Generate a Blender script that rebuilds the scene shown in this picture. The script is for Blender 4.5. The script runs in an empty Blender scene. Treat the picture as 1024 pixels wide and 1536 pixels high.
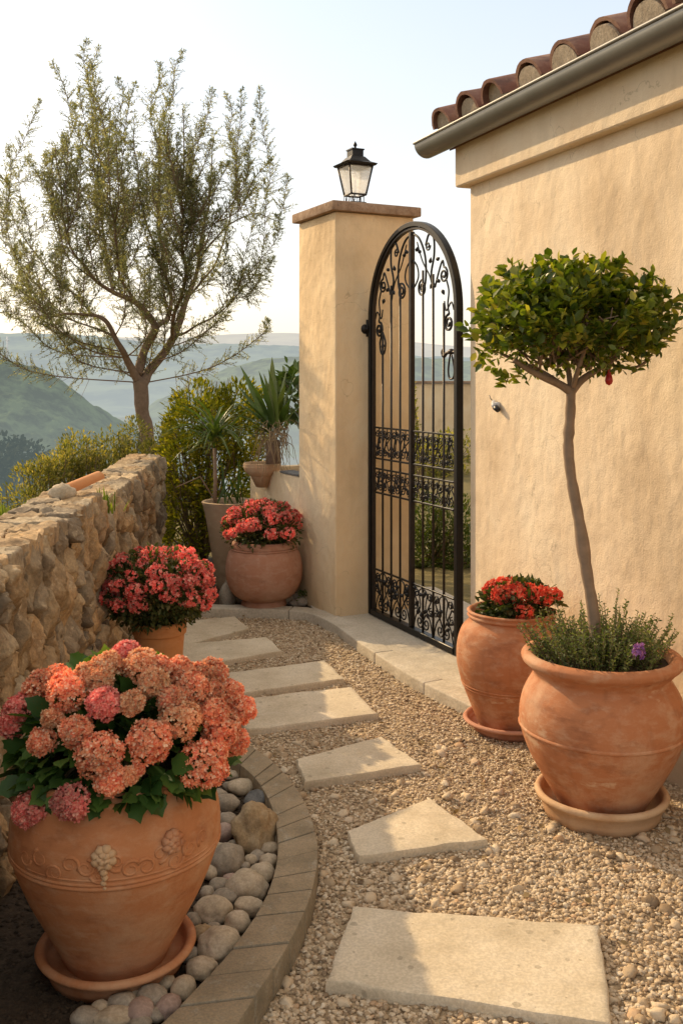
import bpy, bmesh, math, random
import numpy as np
from mathutils import Vector, Matrix, Quaternion, noise

random.seed(7)
RNG = np.random.default_rng(11)
SC = bpy.context.scene
COL = SC.collection
F, HX, HY, EYE = 1500.0, 512.0, 568.0, 1.45      # focal length (px of the photo), principal point, eye height

def at(px, py, Y):
    return Vector(((px - HX) / F * Y, Y, EYE - (py - HY) / F * Y))

def gr(px, py, z=0.0):
    Y = F * (EYE - z) / (py - HY)
    return Vector(((px - HX) / F * Y, Y, z))

# ------------------------------------------------------------------ materials
MATS = {}
class NT:
    def __init__(s, name):
        s.m = bpy.data.materials.new(name); s.m.use_nodes = True
        s.t = s.m.node_tree; s.t.nodes.clear()
        s.out = s.n('ShaderNodeOutputMaterial')
    def n(s, t, **kw):
        nd = s.t.nodes.new(t)
        for k, v in kw.items():
            if isinstance(k, str) and hasattr(nd, k): setattr(nd, k, v)
        return nd
    def l(s, a, b): s.t.links.new(a, b)
    def noise(s, vec, scale, detail=4, rough=.55):
        nd = s.n('ShaderNodeTexNoise'); nd.inputs['Scale'].default_value = scale
        nd.inputs['Detail'].default_value = detail; nd.inputs['Roughness'].default_value = rough
        s.l(vec, nd.inputs['Vector']); return nd.outputs['Fac']
    def ramp(s, fac, stops):
        nd = s.n('ShaderNodeValToRGB'); e = nd.color_ramp.elements
        while len(e) > 1: e.remove(e[-1])
        e[0].position = stops[0][0]; e[0].color = (*stops[0][1], 1)
        for p, c in stops[1:]:
            x = e.new(p); x.color = (*c, 1)
        s.l(fac, nd.inputs[0]); return nd.outputs[0]
    def mix(s, fac, a, b, mode='MIX'):
        nd = s.n('ShaderNodeMix'); nd.data_type = 'RGBA'; nd.blend_type = mode
        for sock, v in ((nd.inputs[0], fac), (nd.inputs[6], a), (nd.inputs[7], b)):
            if isinstance(v, bpy.types.NodeSocket): s.l(v, sock)
            elif isinstance(v, tuple): sock.default_value = (*v, 1)
            else: sock.default_value = v
        return nd.outputs[2]
    def math(s, op, a, b=0.0):
        nd = s.n('ShaderNodeMath'); nd.operation = op
        for sock, v in ((nd.inputs[0], a), (nd.inputs[1], b)):
            if isinstance(v, bpy.types.NodeSocket): s.l(v, sock)
            else: sock.default_value = v
        return nd.outputs[0]
    def bump(s, h, strength, dist, normal=None):
        nd = s.n('ShaderNodeBump'); nd.inputs['Strength'].default_value = strength
        nd.inputs['Distance'].default_value = dist; s.l(h, nd.inputs['Height'])
        if normal: s.l(normal, nd.inputs['Normal'])
        return nd.outputs[0]
    def bsdf(s, col, rough=.8, normal=None, metal=0.0, spec=.3):
        b = s.n('ShaderNodeBsdfPrincipled')
        if isinstance(col, bpy.types.NodeSocket): s.l(col, b.inputs['Base Color'])
        else: b.inputs['Base Color'].default_value = (*col, 1)
        if isinstance(rough, bpy.types.NodeSocket): s.l(rough, b.inputs['Roughness'])
        else: b.inputs['Roughness'].default_value = rough
        b.inputs['Metallic'].default_value = metal
        b.inputs['Specular IOR Level'].default_value = spec
        if normal: s.l(normal, b.inputs['Normal'])
        return b.outputs[0]
    def done(s, sh): s.l(sh, s.out.inputs[0]); MATS[s.m.name] = s.m; return s.m
    def obj(s): return s.n('ShaderNodeTexCoord').outputs['Object']
    def island(s): return s.n('ShaderNodeNewGeometry').outputs['Random Per Island']
    def pos(s): return s.n('ShaderNodeNewGeometry').outputs['Position']

def mat_stucco(name, c1, c2, c3):
    t = NT(name); v = t.pos()
    sc = t.n('ShaderNodeMapping'); sc.inputs['Scale'].default_value = (1, 1, .75); t.l(v, sc.inputs[0])
    big = t.noise(sc.outputs[0], 1.6, 5, .6)
    streak = t.n('ShaderNodeMapping'); streak.inputs['Scale'].default_value = (6, 6, 1.3); t.l(v, streak.inputs[0])
    st = t.noise(streak.outputs[0], 1.0, 6, .7)
    col = t.ramp(big, [(.34, tuple(x * .9 for x in c1)), (.48, c2), (.64, c3)])
    vo = t.n('ShaderNodeTexVoronoi'); vo.feature = 'DISTANCE_TO_EDGE'; vo.inputs['Scale'].default_value = 1.3
    wv = t.n('ShaderNodeTexNoise'); wv.inputs['Scale'].default_value = 3; wv.inputs['Detail'].default_value = 6; t.l(v, wv.inputs['Vector'])
    av = t.n('ShaderNodeVectorMath'); av.operation = 'ADD'; t.l(v, av.inputs[0]); t.l(wv.outputs['Color'], av.inputs[1]); t.l(av.outputs[0], vo.inputs['Vector'])
    crk = t.math('MULTIPLY', t.math('LESS_THAN', vo.outputs['Distance'], .0035), t.math('GREATER_THAN', big, .53))
    col = t.mix(t.math('MULTIPLY', crk, .35), col, tuple(x * .4 for x in c1))
    col = t.mix(t.math('MULTIPLY', t.ramp(st, [(.5, (0, 0, 0)), (.8, (1, 1, 1))]), .28), col, tuple(x * .6 for x in c1))
    sz = t.n('ShaderNodeSeparateXYZ'); t.l(v, sz.inputs[0])
    dirt = t.ramp(t.math('ADD', sz.outputs[2], t.math('MULTIPLY', big, .5)), [(.18, (1, 1, 1)), (.62, (0, 0, 0))])
    col = t.mix(t.math('MULTIPLY', dirt, .42), col, tuple(x * .55 for x in c1))
    fine = t.noise(v, 150, 4, .7); mid = t.noise(sc.outputs[0], 20, 4, .6); lump = t.noise(sc.outputs[0], 5, 2)
    col = t.mix(t.math('MULTIPLY', fine, .25), col, tuple(x * .75 for x in c2))
    nb = t.bump(lump, .6, .024); nb = t.bump(mid, .55, .011, nb); nb = t.bump(fine, .7, .004, nb)
    return t.done(t.bsdf(col, .92, nb, spec=.15))

def mat_terracotta(name, base, pale, dark, patch=.55):
    t = NT(name); v = t.obj()
    mp = t.n('ShaderNodeMapping'); mp.inputs['Scale'].default_value = (1, 1, 2.2); t.l(v, mp.inputs[0])
    a = t.noise(mp.outputs[0], 6, 6, .62); b = t.noise(mp.outputs[0], 17, 5, .6)
    streak = t.n('ShaderNodeMapping'); streak.inputs['Scale'].default_value = (12, 12, 1.1); t.l(v, streak.inputs[0])
    c = t.noise(streak.outputs[0], 1.6, 5)
    col = t.ramp(a, [(.28, dark), (.47, base), (.62, base), (patch + .22, pale)])
    col = t.mix(t.math('MULTIPLY', t.ramp(b, [(.5, (0, 0, 0)), (.72, (1, 1, 1))]), .5), col, pale)
    col = t.mix(t.math('MULTIPLY', t.ramp(c, [(.55, (0, 0, 0)), (.7, (1, 1, 1))]), .35), col, dark)
    chalk = t.noise(v, 3.2, 8, .72)
    col = t.mix(t.math('MULTIPLY', t.ramp(chalk, [(.47, (0, 0, 0)), (.64, (1, 1, 1))]), .72), col, pale)
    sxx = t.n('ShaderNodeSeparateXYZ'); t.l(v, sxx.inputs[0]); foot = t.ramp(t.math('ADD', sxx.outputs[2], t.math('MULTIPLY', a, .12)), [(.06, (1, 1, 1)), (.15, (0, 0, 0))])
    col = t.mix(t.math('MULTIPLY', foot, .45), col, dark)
    fine = t.noise(v, 190, 3, .6); ring = t.n('ShaderNodeMapping'); ring.inputs['Scale'].default_value = (.8, .8, 60); t.l(v, ring.inputs[0])
    rg = t.noise(ring.outputs[0], 1.2, 3)
    col = t.mix(t.math('MULTIPLY', fine, .3), col, tuple(x * .7 for x in base))
    nb = t.bump(b, .3, .006); nb = t.bump(rg, .25, .003, nb); nb = t.bump(fine, .35, .0015, nb)
    return t.done(t.bsdf(col, .82, nb, spec=.25))

def mat_stone(name, cols, scale=3.0, pits=False, bump=.5, island=False, fine_scale=90):
    t = NT(name); v = t.pos()
    a = t.noise(v, scale, 6, .65)
    n = len(cols)
    col = t.ramp(a, [(.3 + .4 * i / max(1, n - 1), c) for i, c in enumerate(cols)])
    if island:
        r = t.island()
        col = t.mix(1.0, col, t.ramp(r, [(0, (.52, .50, .50)), (.3, (.95, .92, .88)), (.55, (1.15, .92, .68)), (.8, (.8, .70, .58)), (1, (1.3, 1.2, 1.05))]), 'MULTIPLY')
        lich = t.noise(v, 21, 6, .75)
        col = t.mix(t.math('MULTIPLY', t.ramp(lich, [(.56, (0, 0, 0)), (.64, (1, 1, 1))]), .4), col, tuple(min(1, x * 1.5) for x in cols[-2]))
    fine = t.noise(v, fine_scale, 5, .7); mid = t.noise(v, fine_scale * .22, 5, .6)
    col = t.mix(t.math('MULTIPLY', t.ramp(fine, [(.42, (1, 1, 1)), (.6, (0, 0, 0))]), .35), col, tuple(x * .55 for x in cols[0]))
    nb = t.bump(mid, bump, .012); nb = t.bump(fine, bump, .003, nb)
    if pits:
        vo = t.n('ShaderNodeTexVoronoi'); vo.inputs['Scale'].default_value = 27; t.l(v, vo.inputs['Vector'])
        wob = t.noise(v, 75, 4)
        d = t.math('ADD', vo.outputs['Distance'], t.math('MULTIPLY', wob, .34))
        sp = t.n('ShaderNodeSeparateColor'); t.l(vo.outputs['Color'], sp.inputs[0])
        on = t.math('GREATER_THAN', sp.outputs[0], .35)
        pit = t.math('MULTIPLY', t.math('LESS_THAN', d, t.math('MULTIPLY', sp.outputs[1], .46)), on)
        col = t.mix(t.math('MULTIPLY', pit, .42), col, tuple(x * .42 for x in cols[0]))
        stn = t.noise(v, 2.2, 6, .7)
        col = t.mix(t.math('MULTIPLY', t.ramp(stn, [(.5, (0, 0, 0)), (.68, (1, 1, 1))]), .35), col, tuple(x * .62 for x in cols[0]))
        nb = t.bump(t.math('SUBTRACT', 1.0, pit), .8, .008, nb)
    return t.done(t.bsdf(col, .9, nb, spec=.2))

def mat_leaf(name, stops, trans=.35, rough=.5, spec=.35, tint=(1.15, 1.25, .5)):
    t = NT(name); r = t.island()
    col = t.ramp(r, stops)
    big = t.noise(t.obj(), 7, 2)
    col = t.mix(1.0, col, t.ramp(big, [(.3, (.62, .66, .6)), (.7, (1.25, 1.2, 1.1))]), 'MULTIPLY')
    p = t.bsdf(col, rough, None, spec=spec)
    tr = t.n('ShaderNodeBsdfTranslucent'); t.l(t.mix(1.0, col, tint, 'MULTIPLY'), tr.inputs[0])
    m = t.n('ShaderNodeMixShader'); m.inputs[0].default_value = trans; t.l(p, m.inputs[1]); t.l(tr.outputs[0], m.inputs[2])
    return t.done(m.outputs[0])

def mat_plain(name, c, rough=.6, metal=0.0, spec=.4, var=.25, scale=30, bump=.15):
    t = NT(name); v = t.obj(); a = t.noise(v, scale, 4)
    col = t.mix(a, tuple(x * (1 - var) for x in c), tuple(min(1, x * (1 + var)) for x in c))
    return t.done(t.bsdf(col, rough, t.bump(a, bump, .002), metal, spec))

mat_stucco('stucco_house', (.57, .425, .275), (.68, .53, .36), (.74, .61, .44))
mat_stucco('stucco_pillar', (.69, .49, .28), (.80, .59, .35), (.82, .65, .42))
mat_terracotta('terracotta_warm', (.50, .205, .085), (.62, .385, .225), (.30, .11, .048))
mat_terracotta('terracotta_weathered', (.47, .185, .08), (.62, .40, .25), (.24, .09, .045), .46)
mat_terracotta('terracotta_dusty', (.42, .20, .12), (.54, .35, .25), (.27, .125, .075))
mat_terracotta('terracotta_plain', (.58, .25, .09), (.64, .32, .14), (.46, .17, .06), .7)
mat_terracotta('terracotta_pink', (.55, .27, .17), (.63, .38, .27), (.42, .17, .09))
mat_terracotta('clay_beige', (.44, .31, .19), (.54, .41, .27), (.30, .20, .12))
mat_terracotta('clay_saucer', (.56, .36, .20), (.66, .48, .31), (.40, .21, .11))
mat_terracotta('roof_clay', (.21, .10, .07), (.38, .24, .16), (.085, .05, .042))
mat_stone('mortar', [(.36, .28, .20), (.52, .43, .32)], 14, bump=.5)
mat_stone('wall_stone', [(.22, .17, .115), (.36, .285, .195), (.48, .39, .265), (.42, .32, .195)], 7, bump=1.0, island=True, fine_scale=70)
mat_stone('wall_core', [(.09, .07, .05), (.20, .165, .12)], 10, bump=.8)
mat_stone('slab', [(.52, .43, .30), (.65, .55, .40), (.72, .625, .48)], 5, pits=True, bump=.3, fine_scale=130)
mat_stone('paver', [(.21, .20, .165), (.29, .27, .22), (.36, .335, .28)], 9, bump=.5, island=True, fine_scale=170)
mat_stone('kerb', [(.44, .38, .29), (.55, .48, .37), (.63, .56, .45)], 7, bump=.5)
mat_stone('cap', [(.24, .15, .095), (.36, .235, .15), (.46, .33, .23)], 22, bump=.5, fine_scale=220)
mat_stone('river_grey', [(.23, .19, .14), (.34, .285, .215), (.42, .36, .28)], 18, bump=.22, fine_scale=120)
mat_stone('river_cream', [(.36, .28, .18), (.49, .395, .275), (.57, .47, .35)], 18, bump=.22, fine_scale=120)
mat_stone('river_ochre', [(.25, .165, .085), (.38, .27, .15), (.47, .37, .24)], 12, bump=.6, fine_scale=90)
mat_stone('river_dark', [(.10, .10, .095), (.17, .165, .155), (.25, .24, .22)], 20, bump=.4, fine_scale=120)
mat_stone('river_pink', [(.32, .225, .18), (.42, .30, .24), (.48, .37, .30)], 18, bump=.22, fine_scale=120)
mat_stone('gravel_bed', [(.24, .17, .10), (.42, .31, .19), (.55, .42, .27)], 55, bump=1.0, fine_scale=160)
mat_stone('soil_dark', [(.035, .026, .018), (.065, .046, .03), (.10, .07, .045)], 50, bump=1.0, fine_scale=140)
mat_plain('iron', (.018, .016, .014), .42, .6, .5, .4, 60, .2)
mat_plain('iron_bronze', (.035, .026, .020), .45, .6, .5, .5, 50, .2)
mat_plain('gutter_metal', (.235, .23, .215), .42, .75, .5, .25, 7, .06)
mat_plain('white_pole', (.7, .7, .68), .6)
mat_plain('fitting_grey', (.42, .41, .40), .5)
mat_plain('black_plastic', (.015, .015, .015), .4)
mat_plain('red_gloss', (.42, .012, .010), .3, 0, .5, .3, 40, .2)
mat_plain('bark', (.20, .135, .09), .9, 0, .2, .45, 38, .9)
mat_plain('bark_pale', (.255, .175, .115), .85, 0, .2, .35, 30, .8)
mat_plain('twig', (.16, .115, .06), .9, 0, .2, .3)
mat_plain('dry_straw', (.30, .215, .12), .9, 0, .2, .4, 60)

def mat_gravel():
    t = NT('gravel_stone'); r = t.island()
    col = t.ramp(r, [(0, (.20, .135, .08)), (.18, (.40, .285, .17)), (.5, (.57, .43, .275)), (.8, (.68, .55, .385)), (.93, (.74, .63, .47)), (1, (.52, .32, .17))])
    fine = t.noise(t.pos(), 220, 3)
    col = t.mix(t.math('MULTIPLY', fine, .4), col, (.25, .20, .145))
    return t.done(t.bsdf(col, .88, t.bump(fine, .5, .003), spec=.2))
mat_gravel()

def mat_pane():
    t = NT('frosted_pane'); a = t.noise(t.obj(), 14, 2)
    p = t.bsdf(t.mix(a, (.70, .71, .66), (.82, .82, .78)), .25, None, spec=.5)
    tr = t.n('ShaderNodeBsdfTranslucent'); tr.inputs[0].default_value = (.98, .98, .96, 1)
    m = t.n('ShaderNodeMixShader'); m.inputs[0].default_value = .92; t.l(p, m.inputs[1]); t.l(tr.outputs[0], m.inputs[2])
    tp_ = t.n('ShaderNodeBsdfTransparent'); m2 = t.n('ShaderNodeMixShader'); m2.inputs[0].default_value = .5; t.l(m.outputs[0], m2.inputs[1]); t.l(tp_.outputs[0], m2.inputs[2])
    return t.done(m2.outputs[0])
mat_pane()

mat_leaf('leaf_olive', [(0, (.11, .125, .065)), (.5, (.20, .215, .12)), (1, (.36, .35, .20))], .60, .6, .2, (1.5, 1.45, .9))
mat_leaf('leaf_standard', [(0, (.05, .085, .010)), (.4, (.11, .155, .018)), (.8, (.22, .25, .032)), (1, (.38, .33, .06))], .46, .38, .4, (1.3, 1.3, .4))
mat_leaf('leaf_herb', [(0, (.06, .09, .025)), (.5, (.13, .165, .055)), (1, (.24, .25, .11))], .42, .6)
mat_leaf('leaf_hydrangea', [(0, (.03, .08, .016)), (.6, (.06, .13, .025)), (1, (.13, .21, .045))], .28, .5)
mat_leaf('leaf_azalea', [(0, (.04, .06, .016)), (.6, (.08, .10, .028)), (1, (.17, .15, .06))], .3, .55)
mat_leaf('leaf_lime', [(0, (.08, .10, .012)), (.4, (.20, .22, .022)), (.8, (.36, .34, .04)), (1, (.55, .45, .10))], .66, .55, .2, (1.35, 1.25, .4))
mat_leaf('leaf_shrub', [(0, (.09, .11, .03)), (.5, (.20, .21, .065)), (1, (.38, .33, .12))], .52, .6, .2, (1.5, 1.35, .5))
mat_leaf('leaf_hedge', [(0, (.045, .07, .012)), (.6, (.09, .12, .024)), (1, (.17, .18, .045))], .35, .55)
mat_leaf('leaf_agave', [(0, (.055, .095, .022)), (.6, (.095, .15, .035)), (1, (.17, .20, .06))], .35, .42, .4)
mat_leaf('leaf_grass', [(0, (.10, .14, .025)), (1, (.22, .25, .05))], .45, .6)
mat_leaf('leaf_dry', [(0, (.16, .11, .06)), (1, (.36, .27, .16))], .3, .8, .1, (1.1, 1, .7))
mat_leaf('petal_hydrangea', [(0, (.78, .21, .14)), (.3, (.88, .335, .185)), (.65, (.90, .445, .26)), (.9, (.90, .60, .43)), (1, (.88, .66, .48))], .30, .7, .15, (1.1, .95, .9))
mat_leaf('petal_hydrangea_peach', [(0, (.76, .27, .15)), (.35, (.84, .42, .24)), (.75, (.88, .55, .34)), (1, (.88, .68, .48))], .30, .7, .15, (1.1, 1, .85))
mat_leaf('petal_hydrangea_pink', [(0, (.74, .17, .16)), (.4, (.82, .27, .24)), (.8, (.86, .39, .32)), (1, (.88, .56, .46))], .30, .7, .15, (1.1, .9, .95))
mat_leaf('petal_red', [(0, (.84, .13, .12)), (.4, (.90, .22, .20)), (.8, (.92, .36, .30)), (1, (.92, .58, .48))], .38, .6, .15, (1.15, .95, .95))
mat_leaf('petal_scarlet', [(0, (.74, .07, .05)), (.5, (.86, .14, .085)), (1, (.88, .34, .20))], .38, .6, .15, (1.15, .95, .9))
mat_leaf('petal_purple', [(0, (.20, .06, .30)), (1, (.42, .20, .55))], .3, .6)
mat_leaf('leaf_far', [(0, (.05, .06, .035)), (1, (.12, .12, .06))], .3, .8, .1)

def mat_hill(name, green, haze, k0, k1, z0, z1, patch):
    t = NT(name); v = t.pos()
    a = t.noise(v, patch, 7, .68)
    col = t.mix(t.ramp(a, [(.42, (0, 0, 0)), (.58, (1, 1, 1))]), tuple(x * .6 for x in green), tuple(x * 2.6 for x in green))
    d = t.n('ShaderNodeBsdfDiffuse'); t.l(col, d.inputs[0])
    e = t.n('ShaderNodeEmission'); e.inputs[0].default_value = (*haze, 1)      # distance haze painted into the hill as glow, stronger low down
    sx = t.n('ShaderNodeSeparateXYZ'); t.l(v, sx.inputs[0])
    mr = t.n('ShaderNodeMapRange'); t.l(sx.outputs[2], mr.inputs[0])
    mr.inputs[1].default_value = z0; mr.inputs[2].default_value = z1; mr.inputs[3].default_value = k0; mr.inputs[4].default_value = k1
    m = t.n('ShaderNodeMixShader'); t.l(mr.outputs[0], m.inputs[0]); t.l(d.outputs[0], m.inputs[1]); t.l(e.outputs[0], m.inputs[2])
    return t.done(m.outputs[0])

def mat_ground():
    t = NT('ground'); v = t.pos()
    a = t.noise(v, .7, 6, .6); b = t.noise(v, 14, 5, .6)
    g = t.mix(a, (.13, .105, .05), (.25, .19, .085))
    g = t.mix(t.math('MULTIPLY', b, .6), g, (.085, .085, .03))
    sh = t.bsdf(g, .95, t.bump(b, .8, .05), spec=.1)
    e = t.n('ShaderNodeEmission'); e.inputs[0].default_value = (.435, .475, .455, 1)  # far haze painted into the ground as glow, growing with distance
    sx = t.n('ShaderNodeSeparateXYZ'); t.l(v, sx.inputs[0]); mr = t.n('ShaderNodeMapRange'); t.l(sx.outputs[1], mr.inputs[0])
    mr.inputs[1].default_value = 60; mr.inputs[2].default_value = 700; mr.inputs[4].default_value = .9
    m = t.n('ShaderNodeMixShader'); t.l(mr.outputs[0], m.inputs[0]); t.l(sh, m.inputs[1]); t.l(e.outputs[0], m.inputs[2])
    return t.done(m.outputs[0])
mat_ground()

# ------------------------------------------------------------------ object helpers
def mesh_np(name, V, faces_flat, loop_tot, mat, parent=None, smooth=True, loc=None):
    me = bpy.data.meshes.new(name)
    V = np.asarray(V, np.float32); faces_flat = np.asarray(faces_flat, np.int32); loop_tot = np.asarray(loop_tot, np.int32)
    me.vertices.add(len(V)); me.vertices.foreach_set('co', V.ravel())
    me.loops.add(len(faces_flat)); me.loops.foreach_set('vertex_index', faces_flat)
    me.polygons.add(len(loop_tot))
    st = np.zeros(len(loop_tot), np.int32); st[1:] = np.cumsum(loop_tot)[:-1]
    me.polygons.foreach_set('loop_start', st); me.polygons.foreach_set('loop_total', loop_tot)
    me.polygons.foreach_set('use_smooth', np.full(len(loop_tot), smooth, bool))
    me.update(calc_edges=True); me.validate()
    me.materials.append(MATS[mat])
    o = bpy.data.objects.new(name, me); COL.objects.link(o)
    if parent: o.parent = parent
    if loc is not None: o.location = loc
    return o

class MB:
    """collects shapes; build() links them as one mesh object"""
    def __init__(s): s.v = []; s.f = []; s.n = 0; s.sharp = []
    def add(s, verts, faces):
        s.v.extend([tuple(p) for p in verts]); s.f.extend([tuple(i + s.n for i in f) for f in faces]); s.n = len(s.v); return s
    def box(s, x0, x1, y0, y1, z0, z1):
        return s.add([(x0, y0, z0), (x1, y0, z0), (x1, y1, z0), (x0, y1, z0), (x0, y0, z1), (x1, y0, z1), (x1, y1, z1), (x0, y1, z1)],
                     [(3, 2, 1, 0), (4, 5, 6, 7), (0, 1, 5, 4), (1, 2, 6, 5), (2, 3, 7, 6), (3, 0, 4, 7)])
    def tube(s, pts, rad, n=8, cap=True):
        pts = [Vector(p) for p in pts]
        if not hasattr(rad, '__len__'): rad = [rad] * len(pts)
        t0 = (pts[1] - pts[0]).normalized()
        up = Vector((0, 0, 1)) if abs(t0.z) < .9 else Vector((1, 0, 0))
        u = t0.cross(up).normalized(); vs = []; fs = []
        for i, p in enumerate(pts):
            t = ((pts[min(i + 1, len(pts) - 1)] - pts[max(i - 1, 0)])).normalized()
            if t.length < 1e-6: t = t0
            u = (u - t * u.dot(t))
            u = u.normalized() if u.length > 1e-6 else t.orthogonal().normalized()
            w = t.cross(u)
            for k in range(n):
                a = 2 * math.pi * k / n
                vs.append(p + (u * math.cos(a) + w * math.sin(a)) * rad[i])
        for i in range(len(pts) - 1):
            for k in range(n):
                a, b = i * n + k, i * n + (k + 1) % n
                fs.append((a, b, b + n, a + n))
        if cap:
            fs.append(tuple(range(n - 1, -1, -1))); fs.append(tuple((len(pts) - 1) * n + k for k in range(n)))
        return s.add(vs, fs)
    def lathe(s, prof, n=64, wob=0.0, seed=0.0, close=False):
        vs = []; fs = []
        for r, z in prof:
            for k in range(n):
                a = 2 * math.pi * k / n
                rr = r
                if wob: rr = r * (1 + wob * noise.noise(Vector((math.cos(a) * 1.3, math.sin(a) * 1.3, z * 5 + seed))))
                vs.append((rr * math.cos(a), rr * math.sin(a), z))
        for i in range(len(prof) - 1):
            for k in range(n):
                a, b = i * n + k, i * n + (k + 1) % n
                fs.append((a, b, b + n, a + n))
        if prof[0][0] > 1e-4 and not close: fs.append(tuple(range(n - 1, -1, -1)))
        if close:
            m = (len(prof) - 1) * n
            for k in range(n): fs.append((m + k, m + (k + 1) % n, (k + 1) % n, k))
        elif prof[-1][0] > 1e-4:
            m = (len(prof) - 1) * n; fs.append(tuple(m + k for k in range(n)))
        return s.add(vs, fs)
    def ball(s, c, r, sub=2, amp=0.0, freq=3.0, seed=0.0, squash=(1, 1, 1), rot=None):
        V, Fc = ICO[sub]
        vs = []
        for v in V:
            p = Vector(v)
            d = 1 + amp * noise.fractal(p * freq + Vector((seed, seed * 1.7, -seed)), 1.0, 2.0, 3) if amp else 1
            q = Vector((p.x * squash[0] * d, p.y * squash[1] * d, p.z * squash[2] * d)) * r
            if rot: q = rot @ q
            vs.append(q + Vector(c))
        return s.add(vs, Fc)
    def build(s, name, mat, parent=None, smooth=True, bevel=0, seg=2, angle=None, loc=None):
        me = bpy.data.meshes.new(name); me.from_pydata(s.v, [], s.f)
        if bevel:
            bm = bmesh.new(); bm.from_mesh(me)
            ed = [e for e in bm.edges if len(e.link_faces) == 2 and e.calc_face_angle(0) > .6]
            bmesh.ops.bevel(bm, geom=ed, offset=bevel, segments=seg, affect='EDGES', profile=.6)
            bm.to_mesh(me); bm.free()
        me.polygons.foreach_set('use_smooth', np.full(len(me.polygons), smooth, bool))
        if angle: 
            try: me.set_sharp_from_angle(angle=angle)
            except Exception: pass
        me.materials.append(MATS[mat]); me.update()
        o = bpy.data.objects.new(name, me); COL.objects.link(o)
        if parent: o.parent = parent
        if loc is not None: o.location = loc
        return o

ICO = {}
for sub in (1, 2, 3, 4):
    bm = bmesh.new(); bmesh.ops.create_icosphere(bm, subdivisions=sub, radius=1)
    bm.verts.ensure_lookup_table()
    ICO[sub] = ([tuple(v.co) for v in bm.verts], [tuple(v.index for v in f.verts) for f in bm.faces]); bm.free()

def tag(o, label=None, cat=None, group=None, kind=None):
    if label: o['label'] = label
    if cat: o['category'] = cat
    if group: o['group'] = group
    if kind: o['kind'] = kind
    return o
def thing(name, label, cat, loc=(0, 0, 0), rotz=0, group=None):
    o = bpy.data.objects.new(name, None); COL.objects.link(o); o.empty_display_size = .1
    o.location = loc; o.rotation_euler = (0, 0, rotz)
    return tag(o, label, cat, group)

def scatter(tv, tf, pos, X, Y, Z, scl):
    """copies of a template (k,3) at pos with axes X,Y,Z (n,3): arrays for mesh_np"""
    tv = np.asarray(tv, float); n = len(pos); k = len(tv)
    scl = np.asarray(scl, float)
    if scl.ndim == 1: scl = np.repeat(scl[:, None], 3, 1)
    L = tv[None] * scl[:, None, :]
    V = pos[:, None, :] + L[..., 0:1] * X[:, None, :] + L[..., 1:2] * Y[:, None, :] + L[..., 2:3] * Z[:, None, :]
    flat = np.concatenate([np.asarray(f) for f in tf]); tot = np.array([len(f) for f in tf])
    FF = (flat[None] + (np.arange(n) * k)[:, None]).ravel()
    return V.reshape(-1, 3), FF, np.tile(tot, n)
def nrm(a): return a / np.maximum(np.linalg.norm(a, axis=1, keepdims=True), 1e-9)
def frames(T, N):
    """axes with Y along T, Z near N"""
    T = nrm(T); Xa = nrm(np.cross(T, N)); Za = np.cross(Xa, T); return Xa, T, Za
def join_np(parts):
    Vs, Fs, Ls = [], [], []; o = 0
    for V, Fc, L in parts:
        Vs.append(V); Fs.append(Fc + o); Ls.append(L); o += len(V)
    return np.concatenate(Vs), np.concatenate(Fs), np.concatenate(Ls)

LEAF = ([(0, 0, 0), (-.30, .35, .06), (-.27, .68, .05), (0, 1, -.06), (.27, .68, .05), (.30, .35, .06), (0, .5, -.04)],
        [(0, 6, 1), (1, 6, 2), (2, 6, 3), (3, 6, 4), (4, 6, 5), (5, 6, 0)])
LEAF4 = ([(0, 0, 0), (-.2, .5, .03), (0, 1, 0), (.2, .5, .03)], [(0, 3, 2, 1)])
NEEDLE = ([(0, 0, 0), (-.11, .45, .03), (0, 1, 0), (.11, .45, .03)], [(0, 3, 2, 1)])
PETAL = ([(0, 0, 0), (-.36, .45, .10), (-.22, .92, .22), (.22, .92, .22), (.36, .45, .10)], [(0, 4, 3, 2, 1)])
BIGLEAF = ([(0, 0, 0), (-.30, .2, .05), (-.42, .45, .07), (-.33, .58, .05), (-.34, .72, .03), (-.15, .85, 0), (0, 1.05, -.08), (.15, .85, 0), (.34, .72, .03), (.33, .58, .05), (.42, .45, .07), (.30, .2, .05), (0, .5, -.03)],
           [(0, 12, 1), (1, 12, 2), (2, 12, 3), (3, 12, 4), (4, 12, 5), (5, 12, 6), (6, 12, 7), (7, 12, 8), (8, 12, 9), (9, 12, 10), (10, 12, 11), (11, 12, 0)])

def leafset(pos, T, size, tmpl=LEAF, wid=1.0, jit=.5, upn=(0, 0, 1)):
    n = len(pos)
    T = nrm(T + RNG.normal(0, jit, (n, 3)))
    N = np.tile(np.array(upn, float), (n, 1)) + RNG.normal(0, .6, (n, 3))
    X, Y, Z = frames(T, N)
    s = size * RNG.uniform(.6, 1.25, n)
    return scatter(tmpl[0], tmpl[1], pos, X, Y, Z, np.stack([s * wid, s, s], 1))

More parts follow.
